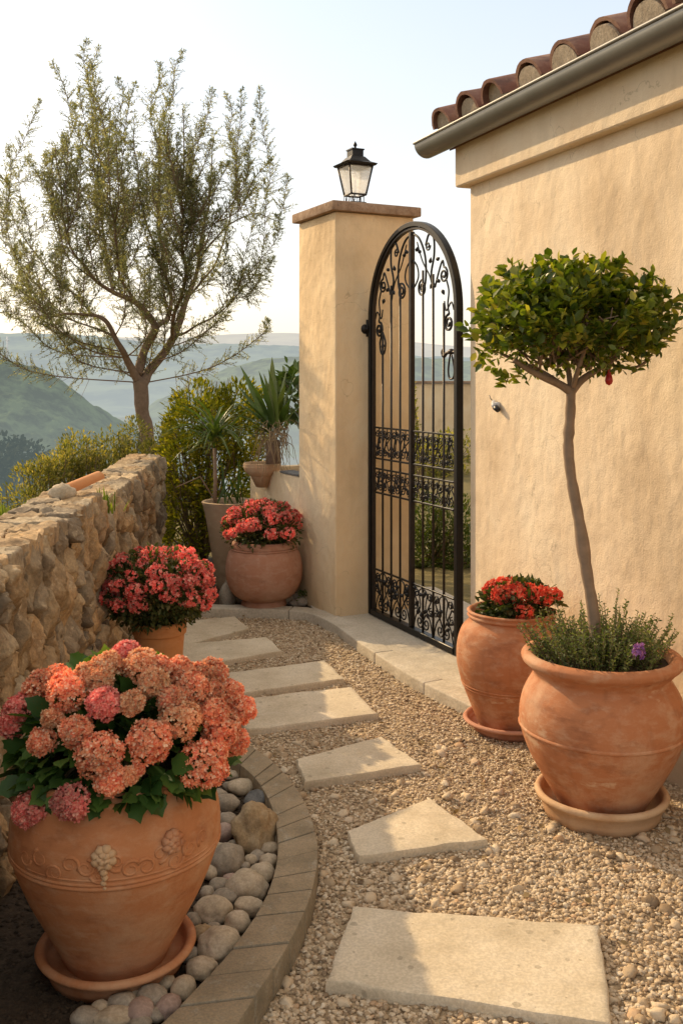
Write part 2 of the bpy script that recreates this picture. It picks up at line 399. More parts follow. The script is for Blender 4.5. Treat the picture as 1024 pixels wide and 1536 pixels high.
def clump_points(ellipsoids, n, shell=.55, clumps=26, tight=.28):
    """points in the volume of ellipsoids, gathered in clumps, with outward directions"""
    P = []; D = []
    vol = np.array([e[1][0] * e[1][1] * e[1][2] for e in ellipsoids]); w = vol ** .8; w = w / w.sum()
    for (c, r), k in zip(ellipsoids, np.maximum(1, (w * n)).astype(int)):
        c = np.array(c); r = np.array(r)
        d = nrm(RNG.normal(0, 1, (clumps, 3))); rad = shell + (1 - shell) * RNG.random((clumps, 1))
        cc = d * rad
        i = RNG.integers(0, clumps, k)
        q = cc[i] + RNG.normal(0, tight, (k, 3))
        L = np.linalg.norm(q, axis=1, keepdims=True); q = np.where(L > 1.12, q / L * RNG.uniform(.9, 1.12, (k, 1)), q)
        P.append(c + q * r); D.append(nrm(q / r + 1e-6))
    return np.concatenate(P), np.concatenate(D)

def branch_mesh(mb, starts, ends, r0, r1, sag=.1):
    for a, b in zip(starts, ends):
        a = Vector(a); b = Vector(b); m = (a + b) / 2 + Vector((random.uniform(-1, 1), random.uniform(-1, 1), random.uniform(0, 1))) * (b - a).length * sag
        pts = [a, a.lerp(m, .6), m, m.lerp(b, .6), b]
        mb.tube(pts, [r0 + (r1 - r0) * i / 4 for i in range(5)], 5)

def poly_in(P, poly):
    x, y = P[:, 0], P[:, 1]; ins = np.zeros(len(P), bool); n = len(poly)
    for i in range(n):
        x1, y1 = poly[i][0], poly[i][1]; x2, y2 = poly[(i + 1) % n][0], poly[(i + 1) % n][1]
        c = ((y1 > y) != (y2 > y)) & (x < (x2 - x1) * (y - y1) / (y2 - y1 + 1e-12) + x1)
        ins ^= c
    return ins
def catmull(pts, per=8):
    pts = [Vector(p) for p in pts]; out = []
    for i in range(len(pts) - 1):
        p0 = pts[max(i - 1, 0)]; p1 = pts[i]; p2 = pts[i + 1]; p3 = pts[min(i + 2, len(pts) - 1)]
        for k in range(per):
            t = k / per
            out.append(.5 * ((2 * p1) + (p2 - p0) * t + (2 * p0 - 5 * p1 + 4 * p2 - p3) * t * t + (3 * p1 - p0 - 3 * p2 + p3) * t ** 3))
    out.append(pts[-1]); return out

# ------------------------------------------------------------------ layout frames
Ux = Vector((-.4436, .8962, 0)); Rx = Vector((.8962, .4436, 0))       # pillar faces
PIL = Vector((-.035, 5.84, 0)); PW = .53
G0 = Vector((.174, 5.92, 0)); G1 = Vector((.593, 5.0, 0)); GW = (G1 - G0).length
HC = Vector((.636, 4.97, 0)); HROT = math.atan2(-.9332, .3593)
HX_ = Vector((.3593, -.9332, 0)); HN = Vector((-.9332, -.3593, 0))
WALL0 = Vector((-.794, 0, 0)); WD = Vector((-.068, 1, 0)).normalized(); WN = Vector((WD.y, -WD.x, 0))   # stone wall line, WN to the right
def wallp(y): return Vector((-.794 - .068 * y, y, 0))

# ------------------------------------------------------------------ terrain, hills
def build_ground():
    xs = np.unique(np.concatenate([np.linspace(-8, 12, 90), -8 - np.geomspace(.3, 6000, 40), 12 + np.geomspace(.3, 6000, 40)]))
    ys = np.unique(np.concatenate([np.linspace(-8, 45, 170), -8 - np.geomspace(.5, 3000, 20), 45 + np.geomspace(.5, 9000, 45)]))
    X, Y = np.meshgrid(xs, ys)
    xb = np.where(Y < 7.6, -1.5 - .068 * np.clip(Y, 0, 8), np.minimum(-2.0 + (Y - 7.6) * .19, 6.0))
    d = np.maximum(np.maximum(xb - X, 0), np.maximum(Y - 42, 0))
    Z = -90 * (1 - np.exp(-d * .5 / 90))
    bump = np.array([noise.fractal(Vector((a * .12, b * .12, 0)), 1, 2, 4) for a, b in zip(X.ravel(), Y.ravel())]).reshape(X.shape)
    Z += bump * np.clip(d * .25, 0, 6) - .012
    ny, nx = X.shape
    idx = np.arange(nx * ny).reshape(ny, nx)
    q = np.stack([idx[:-1, :-1], idx[:-1, 1:], idx[1:, 1:], idx[1:, :-1]], -1).reshape(-1, 4)
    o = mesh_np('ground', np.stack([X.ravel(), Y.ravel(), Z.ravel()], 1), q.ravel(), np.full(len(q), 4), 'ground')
    tag(o, kind='structure')
build_ground()

def hill(name, D, prof, mat, foot, rough, seed, nu=200, nv=34, tex=.10):
    """a ridge standing D metres away; prof = (px, py) of its skyline"""
    px = np.linspace(prof[0][0], prof[-1][0], nu)
    py = np.interp(px, [p[0] for p in prof], [p[1] for p in prof])
    ker = np.hanning(9); ker /= ker.sum(); py = np.convolve(np.pad(py, 4, 'edge'), ker, 'valid')
    V = []
    for j in range(nv):
        t = j / (nv - 1)                    # 0 foot (near) .. .8 ridge .. 1 back
        for i in range(nu):
            top = EYE - (py[i] - HY) / F * D
            if t <= .8:
                s = t / .8; y = D * (foot + (1 - foot) * s); z = -95 + (top + 95) * (s ** 1.15)
            else:
                s = (t - .8) / .2; y = D * (1 + .35 * s); z = top - (top + 95) * s * .8
            x = (px[i] - HX) / F * D * (.86 + .14 * y / D)
            f = noise.fractal(Vector((x, y, seed * 97)) * (7.0 / D), 1, 2, 6) * rough * D
            f2 = abs(noise.fractal(Vector((x, y, seed * 37)) * (60.0 / D), .9, 2, 3)) * rough * D * tex
            k = min(1, t * 3) * (.35 if .7 < t < .86 else 1)
            V.append((x, y, z + f * k + f2))
    idx = np.arange(nu * nv).reshape(nv, nu)
    q = np.stack([idx[:-1, :-1], idx[:-1, 1:], idx[1:, 1:], idx[1:, :-1]], -1).reshape(-1, 4)
    tag(mesh_np(name, V, q.ravel(), np.full(len(q), 4), mat), kind='structure')

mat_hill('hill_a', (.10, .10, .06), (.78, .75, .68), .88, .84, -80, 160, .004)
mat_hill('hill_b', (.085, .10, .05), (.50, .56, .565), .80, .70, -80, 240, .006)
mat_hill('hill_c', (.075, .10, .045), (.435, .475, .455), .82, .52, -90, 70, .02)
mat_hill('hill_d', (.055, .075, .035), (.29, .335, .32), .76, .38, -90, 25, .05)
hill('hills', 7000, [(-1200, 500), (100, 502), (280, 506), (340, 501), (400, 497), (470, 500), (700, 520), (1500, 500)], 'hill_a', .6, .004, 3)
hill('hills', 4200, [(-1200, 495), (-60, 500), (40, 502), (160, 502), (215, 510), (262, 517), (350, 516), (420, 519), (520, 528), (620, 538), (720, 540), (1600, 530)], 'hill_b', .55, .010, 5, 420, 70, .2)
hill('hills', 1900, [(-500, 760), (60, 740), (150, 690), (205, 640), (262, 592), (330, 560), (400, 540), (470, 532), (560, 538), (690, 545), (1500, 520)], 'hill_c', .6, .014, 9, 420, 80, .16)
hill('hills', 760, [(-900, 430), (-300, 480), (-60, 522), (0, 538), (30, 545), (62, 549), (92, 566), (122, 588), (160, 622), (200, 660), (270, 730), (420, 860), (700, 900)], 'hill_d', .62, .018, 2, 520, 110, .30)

mp_ = at(11, 538, 758)
m = MB().tube([(0, 0, -6), (0, 0, 17)], [.9, .5], 8); m.box(-1.6, 1.6, -.3, .3, 13.5, 14.4)
tag(m.build('mast', 'white_pole', loc=mp_), 'slender white mast on the crest of the hazy hill at far left', 'mast')

# ------------------------------------------------------------------ house
house = thing('house', 'cream stuccoed house with a clay tile roof and metal gutter along the eave', 'house', HC, HROT)
wl = MB().box(0, 6.5, 0, 4, -.05, 2.50)
wl.build('wall', 'stucco_house', house, True, .018, 3, .6)
# fascia with a softly rounded end
fs = MB()
fs.box(-.055, 6.4, -.055, .05, 2.405, 2.64)
fs.build('fascia', 'stucco_house', house, True, .016, 3, .6)
def half_pipe(x0, x1, yc, zt, r, n=14):
    vs = []; f = []
    for rr in (r, r - .006):
        for x in (x0, x1):
            for k in range(n + 1):
                a = math.pi + math.pi * k / n
                vs.append((x, yc + rr * math.cos(a), zt + rr * math.sin(a) * 1.05))
    m = n + 1
    for k in range(n):
        f.append((k, k + 1, m + k + 1, m + k)); f.append((2 * m + k, 3 * m + k, 3 * m + k + 1, 2 * m + k + 1))
    for a, b in ((0, m), (2 * m, 3 * m)): pass
    f.append((0, m, 3 * m, 2 * m)); f.append((n, 2 * m + n, 3 * m + n, m + n))
    f.append(tuple(k for k in range(n + 1)))            # closed end
    return vs, f
g = MB().add(*half_pipe(-.235, 6.3, -.125, 2.655, .068))
gut = g.build('gutter', 'gutter_metal', house, True, angle=.7)
rim = MB().tube([(-.235, -.195, 2.655), (6.3, -.195, 2.655)], .007, 8).build('rolled_edge', 'gutter_metal', gut)
PITCH = math.radians(21); cp, sp = math.cos(PITCH), math.sin(PITCH)
rf = MB().add([(-.10, -.06, 2.645), (6.4, -.06, 2.645), (6.4, 3.0, 2.645 + 3.06 * sp / cp), (-.10, 3.0, 2.645 + 3.06 * sp / cp)] +
              [(-.10, -.06, 2.60), (6.4, -.06, 2.60), (6.4, 3.0, 2.60 + 3.06 * sp / cp), (-.10, 3.0, 2.60 + 3.06 * sp / cp)],
              [(0, 1, 2, 3), (7, 6, 5, 4), (0, 4, 5, 1), (1, 5, 6, 2), (2, 6, 7, 3), (3, 7, 4, 0)])
rf.build('roof', 'roof_clay', house, False)
def tile_shape(L, r0, r1, th, up, n=12):
    """barrel tile along +y local: outer and inner half shells; up=+1 cover, -1 pan"""
    vs = []; f = []
    for j, (y, r) in enumerate(((0, r0), (L * .5, (r0 + r1) / 2), (L, r1))):
        for rr in (r, r - th):
            for k in range(n + 1):
                a = math.pi * k / n
                vs.append((rr * math.cos(a), y, up * rr * math.sin(a) * 1.08))
    m = n + 1
    for j in range(2):
        b = j * 2 * m; c = b + 2 * m
        for k in range(n):
            f.append((b + k, b + k + 1, c + k + 1, c + k)); f.append((b + m + k, c + m + k, c + m + k + 1, b + m + k + 1))
        f.append((b, c, c + m, b + m)); f.append((b + n, b + m + n, c + m + n, c + n))
    for k in range(n):
        f.append((k, m + k, m + k + 1, k + 1)); q = 4 * m; f.append((q + k, q + k + 1, q + m + k + 1, q + m + k))
    return vs, f
SP = .256
def roof_pt(x, d, h):   # x along the eave, d up the slope, h off the slope
    return (x, -.150 + d * cp - h * sp, 2.655 + d * sp + h * cp)
covers = None
for c in range(11):
    x = .035 + c * SP
    for j in range(4):
        d0 = j * .34 + random.uniform(-.03, .03)
        vs, f = tile_shape(.42, (.099 + random.uniform(-.010, .008)), .084, .016, 1)
        tw = random.uniform(-.06, .06)
        pts = []
        for (a, b, e) in vs:
            jag = 1 + .05 * noise.noise(Vector((a * 30, b * 30, e * 30 + c + j * 7)))
            pts.append(roof_pt(x + a * jag + b * tw, d0 + b, e * jag * .88 + .012 + .024 * (1 - b / .42)))
        MB().add(pts, f).build('roof_tile', 'roof_clay', house, True, angle=.8)
    vs, f = tile_shape(1.40, .062, .062, .012, -1)
    MB().add([roof_pt(x + SP / 2 + a, b + .03, e + .058) for a, b, e in vs], f).build('pan_tile', 'roof_clay', house, True, angle=.8)
    n = 12; pv = []
    for dd in (.012, .10):
        pv += [roof_pt(x + .086 * math.cos(math.pi * k / n), dd, (.078 + .004 * math.sin(c * 3.7)) * math.sin(math.pi * k / n) * 1.05 + .018) for k in range(n + 1)]
    pf = [tuple(range(n + 1)), tuple(range(2 * n + 1, n, -1))] + [(k, k + n + 1, k + n + 2, k + 1) for k in range(n)]
    MB().add(pv, pf).build('mortar_plug', 'mortar', house, False)

# small fitting on the wall
def on_house(px, py, off=0.0):
    """point where the sight line through (px, py) meets the house wall plane shifted off outwards"""
    d = Vector(((px - HX) / F, 1, -(py - HY) / F)); o = Vector((0, 0, EYE)); p0 = HC + HN * off
    t = (p0 - o).dot(HN) / d.dot(HN); return o + d * t
fp = on_house(748, 608)
ft = thing('wall_fitting', 'small grey and black fitting with a thin wire sticking out of the plaster wall', 'fitting', fp, HROT)
MB().tube([(-.028, -.012, .018), (-.004, -.022, 0), (.012, -.024, -.010)], [.010, .015, .013], 12).build('body', 'fitting_grey', ft)
MB().tube([(.010, -.024, -.009), (.030, -.020, -.022)], [.015, .012], 12).build('cap', 'black_plastic', ft)
MB().tube([(.0, .006, 0), (.002, -.02, -.002)], [.018, .018], 12).build('plate', 'fitting_grey', ft)
MB().tube([(-.026, -.012, .016), (-.045, -.018, .030), (-.062, -.016, .048)], .0022, 6).build('wire', 'black_plastic', ft)

# ------------------------------------------------------------------ pillar, lantern, planter wall
PROT = math.atan2(Rx.y, Rx.x)
pil = thing('gate_pillar', 'square cream stuccoed gate pillar with a flat brown stone cap', 'pillar', PIL, PROT)
MB().box(0, PW, 0, PW, -.03, 2.43).build('shaft', 'stucco_pillar', pil, True, .014, 3, .6)
MB().box(-.034, PW + .034, -.034, PW + .034, 2.432, 2.49).build('cap', 'cap', pil, True, .010, 2, .6)
pc = PIL + (Ux + Rx) * (PW / 2)
lan = thing('lantern', 'black four sided lantern with frosted panes standing on the pillar cap', 'lantern', (pc.x, pc.y, 2.49), PROT)
def frustum(w0, z0, w1, z1):
    return [(-w0, -w0, z0), (w0, -w0, z0), (w0, w0, z0), (-w0, w0, z0), (-w1, -w1, z1), (w1, -w1, z1), (w1, w1, z1), (-w1, w1, z1)], \
           [(3, 2, 1, 0), (4, 5, 6, 7), (0, 1, 5, 4), (1, 2, 6, 5), (2, 3, 7, 6), (3, 0, 4, 7)]
zb, zt, wb, wt = .098, .272, .050, .080
fr = MB()
for sx in (-1, 1):
    for sy in (-1, 1):
        fr.tube([(sx * wb, sy * wb, zb), (sx * wt, sy * wt, zt)], .0055, 6)
for w, z in ((wb, zb), (wt, zt)):
    for a, b in (((-w, -w), (w, -w)), ((w, -w), (w, w)), ((w, w), (-w, w)), ((-w, w), (-w, -w))):
        fr.tube([(*a, z), (*b, z)], .006, 6)
fr.build('frame', 'iron_bronze', lan)
for k in range(4):
    q = Matrix.Rotation(k * math.pi / 2, 3, 'Z')
    e = .004
    vs = [q @ Vector(p) for p in ((-wb + e, -wb + e, zb), (wb - e, -wb + e, zb), (wt - e, -wt + e, zt), (-wt + e, -wt + e, zt),
                                   (-wb + e, -wb + e + .003, zb), (wb - e, -wb + e + .003, zb), (wt - e, -wt + e + .003, zt), (-wt + e, -wt + e + .003, zt))]
    MB().add(vs, [(0, 1, 2, 3), (7, 6, 5, 4), (0, 4, 5, 1), (1, 5, 6, 2), (2, 6, 7, 3), (3, 7, 4, 0)]).build('pane', 'frosted_pane', lan, False)
rfm = MB()
rfm.add(*frustum(.096, zt + .004, .104, zt + .016)); rfm.add(*frustum(.100, zt + .0165, .070, zt + .030)); rfm.add(*frustum(.070, zt + .0305, .044, zt + .062))
rfm.add(*frustum(.038, zt + .0625, .038, zt + .102)); rfm.add(*frustum(.043, zt + .1025, .043, zt + .110))
lr = rfm.build('roof', 'iron', lan, False)
MB().lathe([(.012, zt + .1105), (.007, zt + .120), (.007, zt + .128), (.013, zt + .136), (.010, zt + .146), (0.0005, zt + .162)], 16).build('finial', 'iron', lr)
cg = MB(); random.seed(4)
for k in range(20):
    side = k % 4; s = random.uniform(-.9, .9)
    q = Matrix.Rotation(side * math.pi / 2, 3, 'Z')
    p0 = q @ Vector((s * .050, -.050, 0)); p3 = q @ Vector((s * .052 + random.uniform(-.012, .012), -.054, .098))
    p1 = p0.lerp(p3, .35) + Vector((random.uniform(-.009, .009), random.uniform(-.009, .009), 0)); p2 = p0.lerp(p3, .7) + Vector((random.uniform(-.009, .009), random.uniform(-.009, .009), 0))
    cg.tube(catmull([p0, p1, p2, p3], 4), .0022, 5)
for z in (.004, .05):
    for a, b in (((-1, -1), (1, -1)), ((1, -1), (1, 1)), ((1, 1), (-1, 1)), ((-1, 1), (-1, -1))):
        cg.tube([(a[0] * .05, a[1] * .05, z), (b[0] * .05, b[1] * .05, z)], .0025, 5)
cg.box(-.05, .05, -.05, .05, 0, .005)
cg.build('wire_base', 'iron_bronze', lan)

PF = PIL + Ux * PW                     # far left corner of the pillar
plw = thing('planter_wall', 'low cream stuccoed planter wall running back from the pillar', 'planter', (PF.x, PF.y, 0), PROT)
pw = MB().box(.004, .09, .004, .86, -.05, .83); pw.box(.092, .47, .78, .858, -.05, .828); pw.box(.44, .52, .004, .778, -.05, .826)
pw.build('wall', 'stucco_pillar', plw, True, .010, 2, .6)
MB().box(.092, .438, .006, .776, .5, .79).build('soil', 'soil_dark', plw, False)
MB().box(-.004, .10, .002, .30, .8315, .846).build('coping', 'river_dark', plw, True, .003, 1, .6)

# spotlight stub by the pillar foot
sl = gr(481, 912, .06); sl = Vector((sl.x, sl.y, .06))
st = thing('ground_spotlight', 'tiny black ground spotlight at the foot of the pillar', 'spotlight', sl, .3)
MB().tube([(0, 0, 0), (0, 0, .028)], .004, 8).build('spike', 'black_plastic', st)
MB().tube([(-.012, .004, .03), (.014, -.006, .04)], [.012, .016], 12).build('head', 'black_plastic', st)

# ------------------------------------------------------------------ gate (local x along the gate, z up)
GROT = math.atan2(G1.y - G0.y, G1.x - G0.x)
ZB = .062
gate = thing('iron_gate', 'tall arched black wrought iron gate with scrollwork between pillar and house', 'gate', (G0.x, G0.y, 0), GROT)
GS, GR_ = 1.80, GW / 2
def arch_ring(r, w, d, zc):
    """flat bar swept along both posts and the arch"""
    pts = [(GR_ - r, 0.0, ZB)] + [(GR_ - r * math.cos(a), 0.0, zc + r * math.sin(a)) for a in np.linspace(0, math.pi, 40)] + [(GR_ + r, 0.0, ZB)]
    vs = []; f = []
    for i, p in enumerate(pts):
        if i in (0, 1): nx, nz = -1, 0
        elif i >= len(pts) - 2: nx, nz = 1, 0
        else:
            nx, nz = (p[0] - GR_) / r, (p[2] - zc) / r
        for a, b in ((0, -d), (0, d), (-w, d), (-w, -d)):
            vs.append((p[0] + nx * a, b, p[2] + nz * a))
    for i in range(len(pts) - 1):
        for k in range(4):
            a, b = i * 4 + k, i * 4 + (k + 1) % 4
            f.append((a, a + 4, b + 4, b))
    f.append((0, 1, 2, 3)); q = (len(pts) - 1) * 4; f.append((q + 3, q + 2, q + 1, q))
    return vs, f
MB().add(*arch_ring(GR_, .028, .020, GS)).build('frame', 'iron', gate, True, .003, 1, .5)
MB().add(*arch_ring(GR_ - .030, .014, .012, GS)).build('leaf_frame', 'iron_bronze', gate, True, .002, 1, .5)
MB().box(.038, GW - .038, -.022, .022, ZB, ZB + .034).build('bottom_rail', 'iron', gate, True, .003, 1, .5)
MB().box(GR_ - .0135, GR_ + .0135, -.0135, .0135, ZB + .036, GS + GR_ - .052).build('mullion', 'iron_bronze', gate, True, .003, 1, .5)
bars = [.155, .262, .370, GR_ + .125, GR_ + .235, GR_ + .345]
tops = [1.72, 1.98, 1.985, 2.03, 2.00, 1.84]
for b, tz in zip(bars, tops):
    MB().tube([(b, 0, ZB + .02), (b, 0, tz)], .0068, 8).build('bar', 'iron_bronze', gate)
for z in (1.165, .985, .925, .785, .335):
    MB().box(.058, GW - .058, -.006, .006, z - .005, z + .005).build('rail', 'iron', gate, True, .002, 1, .5)
def spiral(cx, cz, r, a0, turns, sgn, n=22, r_end=.18):
    return [Vector((cx + (r * (1 - (1 - r_end) * t)) * math.cos(a0 + sgn * turns * 2 * math.pi * t), 0,
                    cz + (r * (1 - (1 - r_end) * t)) * math.sin(a0 + sgn * turns * 2 * math.pi * t))) for t in np.linspace(0, 1, n)]
def scroll_curve(a, b, ra, rb, sa, sb, ta=1.2, tb=1.2):
    """S or C scroll: spiral round a, a sweep, spiral round b"""
    a = Vector((a[0], 0, a[1])); b = Vector((b[0], 0, b[1])); d = (b - a).normalized(); p = Vector((-d.z, 0, d.x))
    aa = math.atan2((p * sa).z, (p * sa).x); ab = math.atan2((p * sb).z, (p * sb).x)
    s1 = spiral(a.x, a.z, ra, aa, ta, -sa * -1 if False else (1 if sa > 0 else -1))
    s2 = spiral(b.x, b.z, rb, ab, tb, (-1 if sb > 0 else 1))
    return list(reversed(s1)) + s2
def scrollwork(curves, name, rad, dep=0.0):
    mb = MB()
    for c in curves:
        mb.tube([Vector((p.x, dep, p.z)) for p in c], rad, 6)
    return mb.build(name, 'iron', gate)
def leaflet(mb, x, z, ang, L, dep=0.0):
    d = Vector((math.cos(ang), 0, math.sin(ang)))
    mb.tube([Vector((x, dep, z)) + d * L * t for t in (0, .3, .65, 1)], [.003, .010 * L / .03, .007 * L / .03, .001], 6)
random.seed(21)
for (z0, z1) in ((.988, 1.162), (.788, .922)):
    cv = []; h = z1 - z0; zc = (z0 + z1) / 2
    cells = [.058, .155, .262, .370, GR_ - .015]; cells = cells + [GR_ + .015, GR_ + .125, GR_ + .235, GR_ + .345, GW - .058]
    mb = MB()
    for i in range(len(cells) - 1):
        x0, x1 = cells[i], cells[i + 1]; w = x1 - x0
        if w < .05: continue
        xc = (x0 + x1) / 2; r = min(w, h) * .24; s = 1 if i % 2 else -1
        cv.append(scroll_curve((xc - s * w * .20, z0 + r + .012), (xc + s * w * .20, z1 - r - .012), r, r * .95, 1, -1, 1.3, 1.3))
        cv.append(spiral(xc + s * w * .24, z0 + r * .8 + .008, r * .7, random.uniform(0, 6), 1.4, s))
        cv.append(spiral(xc - s * w * .24, z1 - r * .8 - .008, r * .7, random.uniform(0, 6), 1.4, -s))
        cv.append(catmull([(x0, 0, zc), (x0 + w * .3, 0, zc + s * h * .22), (xc, 0, zc), (x1 - w * .3, 0, zc - s * h * .22), (x1, 0, zc)], 5))
        cv.append(catmull([(x0 + .004, 0, z0), (xc - w * .1, 0, zc + h * .1), (xc + w * .05, 0, z1)], 6))
        for _ in range(3):
            leaflet(mb, xc + random.uniform(-.3, .3) * w, zc + random.uniform(-.3, .3) * h, random.uniform(0, 6.28), .026)
    for c in cv: mb.tube(c, .0036, 6)
    mb.build('scroll_band', 'iron', gate)
mb = MB()
cells = [.058, .262, GR_ - .015, GR_ + .015, GR_ + .235, GW - .058]; z0, z1 = ZB + .036, .33; h = z1 - z0
for i in range(len(cells) - 1):
    x0, x1 = cells[i], cells[i + 1]; w = x1 - x0
    if w < .05: continue
    for q in (0, 1):
        s = 1 if q else -1; xc = (x0 + x1) / 2 + s * w * .25
        r = w * .16
        mb.tube(scroll_curve((xc - s * .02, z0 + r + .01), (xc + s * .015, z1 - r * .8 - .01), r, r * .75, s, -s, 1.4, 1.4), .0045, 6)
        mb.tube(spiral(xc + s * .03, z0 + h * .52, r * .6, 1.5, 1.2, s), .0038, 6)
        mb.tube(catmull([(xc + s * w * .22, 0, z0), (xc + s * w * .1, 0, z0 + h * .3), (xc - s * w * .12, 0, z0 + h * .55), (xc - s * w * .05, 0, z1 - .03), (xc - s * .2 * w, 0, z1 - .004)], 6), .004, 6)
        for _ in range(5):
            leaflet(mb, xc + random.uniform(-.2, .2) * w, z0 + random.uniform(.3, .95) * h, random.uniform(0, 6.28), .036)
mb.build('scroll_band', 'iron', gate)
# arch scrollwork
def gcurve(pts, per=7): return catmull([(x, 0, z) for x, z in pts], per)
top = MB()
for sgn in (-1, 1):
    def X(a): return GR_ + sgn * a
    top.tube(gcurve([(X(.02), 2.24), (X(.09), 2.20), (X(.15), 2.10), (X(.155), 1.98), (X(.12), 1.90)]), .0065, 6)
    top.tube([Vector((X(.118) - sgn * 0 + (.046 * (1 - .75 * t)) * math.cos(math.pi / 2 + sgn * 2 * math.pi * 1.6 * t), 0, 1.935 + (.046 * (1 - .75 * t)) * math.sin(math.pi / 2 + sgn * 2 * math.pi * 1.6 * t))) for t in np.linspace(0, 1, 26)], .006, 6)
    top.tube(gcurve([(X(.155), 2.16), (X(.19), 2.215), (X(.24), 2.19), (X(.245), 2.10), (X(.215), 2.00), (X(.255), 1.93)]), .0065, 6)
    top.tube(spiral(X(.18), 2.155, .026, 0, 1.4, -sgn), .005, 6)
    top.tube(gcurve([(X(.255), 1.93), (X(.29), 2.0), (X(.33), 2.06), (X(.345), 2.03)]), .0055, 6)
    top.tube(spiral(X(.345), 1.985, .042, math.pi / 2, 1.7, -sgn), .006, 6)
    top.tube(gcurve([(X(.06), 2.19), (X(.12), 2.08), (X(.2), 1.99), (X(.235), 1.90)]), .0042, 6)
    top.tube(gcurve([(X(.008), 2.10), (X(.06), 2.06), (X(.075), 2.0), (X(.03), 1.95), (X(.01), 1.97)]), .005, 6)
    top.tube(gcurve([(X(.37), 1.96), (X(.395), 1.90), (X(.385), 1.83), (X(.40), 1.78)]), .005, 6)
    top.tube(spiral(X(.395), 1.735, .046, math.pi / 2, 1.8, sgn), .007, 6)
    top.tube(gcurve([(X(.35), 1.85), (X(.37), 1.80), (X(.42), 1.84), (X(.445), 1.80)]), .0045, 6)
    for (a, z, an) in ((.20, 2.06, 1.2), (.27, 2.07, .3), (.30, 1.95, 2.4), (.10, 2.13, 2.8), (.33, 1.91, -1), (.05, 2.14, .8), (.225, 1.95, 4)):
        leaflet(top, X(a), z, an if sgn > 0 else math.pi - an, .034)
# drops at both sides
for xc, z in ((.155, 1.655),):
    top.tube(gcurve([(xc, 1.72), (xc + .034, 1.66), (xc + .020, 1.60), (xc - .020, 1.60), (xc - .034, 1.66), (xc, 1.72)]), .006, 6)
    top.tube(spiral(xc, 1.635, .016, 0, 1.2, 1), .005, 6)
top.build('arch_scrollwork', 'iron', gate)
lt = MB()
lx = GW - .085
lt.tube(gcurve([(lx + .04, 1.585), (lx - .02, 1.585), (lx - .05, 1.58), (lx - .075, 1.565), (lx - .09, 1.585), (lx - .08, 1.60)]), .009, 8)
lt.ball((lx, 0, 1.588), .020, 2, squash=(1.1, .9, .8))
lt.tube(gcurve([(lx - .012, 1.575), (lx - .030, 1.50), (lx - .020, 1.455), (lx + .018, 1.455), (lx + .028, 1.50), (lx + .004, 1.57)]), .0055, 6)
lt.build('latch', 'iron_bronze', gate)
kb = MB(); kb.tube([(-.022, -.01, 1.70), (-.022, -.01, 1.80)], .013, 10); kb.tube([(.002, -.018, 1.745), (-.03, -.03, 1.745)], .012, 10); kb.ball((-.032, -.030, 1.745), .030, 2, .06, 3, squash=(1, 1, 1.1))
kb.build('hinge_knob', 'iron', gate)

# ------------------------------------------------------------------ paving: gravel path, kerb, threshold, slabs
kf = [gr(300, 913, .062), gr(360, 913, .062), gr(420, 915, .062), gr(462, 919, .062), gr(497, 934, .062), gr(535, 961, .062), gr(575, 988, .062), gr(615, 1013, .062), gr(655, 1034, .062), gr(700, 1056, .062), gr(745, 1077, .062)]
kf = [Vector((p.x, p.y, 0)) for p in kf]
kline = catmull(kf, 10)
def offset_line(line, d):
    out = []
    for i, p in enumerate(line):
        t = (line[min(i + 1, len(line) - 1)] - line[max(i - 1, 0)]).normalized()
        out.append(p + Vector((-t.y, t.x, 0)) * d)
    return out
kback = offset_line(kline, .105)
kerb = thing('path_kerb', 'pale stone kerb curving around the far side of the gravel path', 'kerb', (0, 0, 0))
cum = [0]
for a, b in zip(kline, kline[1:]): cum.append(cum[-1] + (b - a).length)
nb_ = 5; seg = cum[-1] / nb_
def line_at(line, s):
    for i in range(len(cum) - 1):
        if cum[i + 1] >= s: return line[i].lerp(line[i + 1], (s - cum[i]) / max(1e-6, cum[i + 1] - cum[i]))
    return line[-1]
for b in range(nb_):
    s0, s1 = b * seg + .0012, (b + 1) * seg - .0012
    ss = np.linspace(s0, s1, 9); vs = []; f = []
    for s in ss:
        A, B = line_at(kline, s), line_at(kback, s)
        j = noise.noise(Vector((s * 9, b, 0))) * .006
        mid = (A - B).normalized() * j
        vs += [(A + mid + Vector((0, 0, -.02)))[:], (A + mid + Vector((0, 0, .062 + j * .5)))[:], (B + Vector((0, 0, .064 + j * .4)))[:], (B + Vector((0, 0, -.02)))[:]]
    for i in range(8):
        for k in range(4):
            a, c = i * 4 + k, i * 4 + (k + 1) % 4
            f.append((a, c, c + 4, a + 4))
    f.append((3, 2, 1, 0)); q = 32; f.append((q, q + 1, q + 2, q + 3))
    MB().add(vs, f).build('kerb_block', 'kerb', kerb, True, .008, 3, .7)
def flat_poly(name, poly, z, mat, kind='structure', thick=None, parent=None, bevel=0, grid=None):
    bm = bmesh.new(); vs = [bm.verts.new((p[0], p[1], z)) for p in poly]; f = bm.faces.new(vs)
    bmesh.ops.recalc_face_normals(bm, faces=[f])
    if f.normal.z < 0: bmesh.ops.reverse_faces(bm, faces=[f])
    if thick:
        r = bmesh.ops.extrude_face_region(bm, geom=[f]); nv = [e for e in r['geom'] if isinstance(e, bmesh.types.BMVert)]
        for v in nv: v.co.z -= thick
        bmesh.ops.recalc_face_normals(bm, faces=bm.faces)
    me = bpy.data.meshes.new(name); bm.to_mesh(me); bm.free(); me.materials.append(MATS[mat])
    o = bpy.data.objects.new(name, me); COL.objects.link(o)
    if kind: o['kind'] = kind
    if parent: o.parent = parent
    return o
